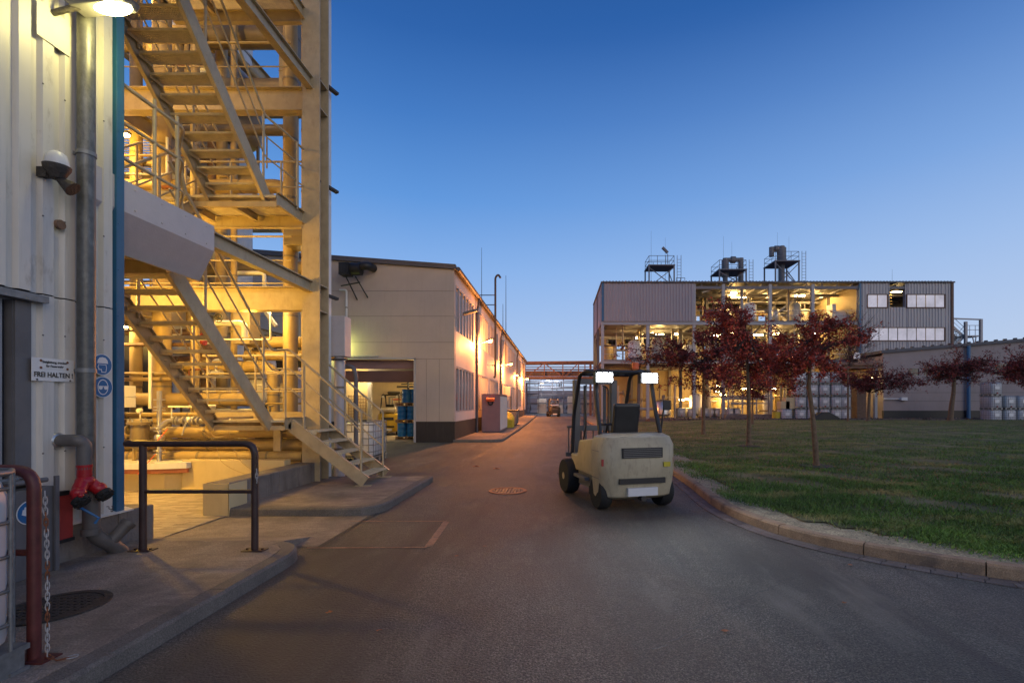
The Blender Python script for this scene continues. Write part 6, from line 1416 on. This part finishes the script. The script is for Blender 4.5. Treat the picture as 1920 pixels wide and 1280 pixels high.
def gy(D, px): return ((px-1046)/K*D, D, float(zl(np.array((px-1046)/K*D), np.array(D))))
z_ = gy(12,1531)
tree(z_, [(0,0,0),(-.04,0,.6),(-.10,0,1.3),(-.18,.02,1.95),(-.14,.05,2.5),(-.05,0,3.2)], [(-.2,.1,2.9,1.25,1.1,.8),(.4,.1,3.2,.8,.8,.6),(-.85,0,2.6,.65,.7,.6),(-.1,0,2.3,1.15,.8,.42)], 'nearest red leaved tree with a leaning trunk on the lawn', 1, 9800, .038, tr=.07, nb=34, twigs=6)
z_ = gy(17.6,1404)
tree(z_, [(0,0,0),(.01,0,1),(0,.05,2.0),(-.05,0,2.9),(-.1,0,4.2)], [(-.2,0,3.35,1.95,1.5,1.15),(-.7,0,4.5,.85,.8,.75),(.6,0,3.0,1.3,1,.9),(-.3,0,2.5,1.6,1.2,.6)], 'tall red leaved tree in the middle of the lawn row', 2, 12500, .052, tr=.09, nb=40, twigs=6)
z_ = gy(23.8,1319)
tree(z_, [(0,0,0),(0,0,1),(.02,.05,2.2),(0,0,3.0),(.1,0,4.1)], [(0,0,3.6,2.5,1.8,1.1),(-2.0,.3,3.9,1.7,1.2,.7),(.9,0,4.6,1.4,1,.9),(.2,0,2.7,2.1,1.5,.7)], 'dark red tree nearest the road with a straight trunk', 3, 11500, .066, 'leafdark', tr=.1, nb=44, twigs=6)
z_ = gy(39,1782)
tree(z_, [(0,0,0),(.1,0,1.2),(.25,0,2.2),(.3,0,3.2),(.3,0,4.4)], [(.6,0,4.2,3.0,2.2,1.3),(-.8,0,3.6,2.2,1.8,.9),(1.6,0,4.5,1.9,1.4,.9)], 'far sparse dark red tree before the low shed', 4, 8000, .075, 'leafdark', tr=.2, nb=40, twigs=7)
z_ = gy(38,1628)
tree(z_, [(0,0,0),(.05,0,1.2),(.1,0,2.2),(.1,0,3.0)], [(.6,0,3.1,2.9,2,1.0),(2.0,0,3.0,2.0,1.6,.9),(-1.6,0,3.0,1.6,1.4,.7)], 'far low spreading dark tree by the canopy', 5, 8000, .075, 'leafdark', tr=.13, nb=40, twigs=7)
z_ = gy(30,1925)
tree(z_, [(0,0,0),(.0,0,1.2),(.1,0,2.2),(.1,0,3.3)], [(0,0,3.3,2.0,1.7,1.2),(.5,0,3.9,1.5,1.2,.9)], 'dark red tree cut off by the right frame edge', 6, 7500, .065, 'leafdark', tr=.13, nb=34, twigs=6)
z_ = gy(33,1411)
tree(z_, [(0,0,0),(0,0,1),(0,0,1.8),(0,0,3.2)], [(0,0,2.7,1.9,1.5,1.2)], 'small dark tree standing behind the middle lawn tree', 7, 4500, .07, 'leafdark', tr=.09, nb=30, twigs=5)
z_ = gy(37,1590)
tree(z_, [(0,0,0),(0,0,2),(0,0,4),(.1,0,6)], [(.9,0,6.0,1.9,1.6,2.4)], 'almost bare tree in front of the blue trim strip', 8, 900, .06, 'leafdark', tr=.08, nb=60, twigs=10)
random.seed(31); q = MB()
for i in range(1500):
    tx, ty = random.choice([(6.4,12),(7,17.6),(7.1,23.8),(6.4,12),(9,10)]); x = random.gauss(tx, 1.9); y = random.gauss(ty, 2.2)
    if x < 2.95 or y < 5.6: continue
    z = float(zl(np.array(x), np.array(y)))+.03; r = random.uniform(.018,.035); a = random.random()*6
    q.add([(x+r*cos(a),y+r*sin(a),z+random.uniform(-.01,.02)),(x-r*.6*sin(a),y+r*.6*cos(a),z),(x-r*cos(a),y-r*sin(a),z+random.uniform(-.01,.02)),(x+r*.6*sin(a),y-r*.6*cos(a),z)], [(0,1,2,3)])
struct('leaf_litter', q, M['leafdry'], kind='stuff')
# mulch rings under the near trees
for px, D, lab in ((1531,12,'mulch ring at the foot of the nearest lawn tree'),(1404,17.6,'mulch ring at the foot of the tall middle lawn tree')):
    g = gy(D, px); q = MB(); q.lathe((g[0],g[1],g[2]-.03), [(.42,.0),(.38,.05),(.2,.045),(.05,.06)], 20); solo('mulch_ring', lab, 'mulch', q, M['dirt'], 'mulch rings')
# steam cloud far right is outside the scope of solid things: thin smoke puff
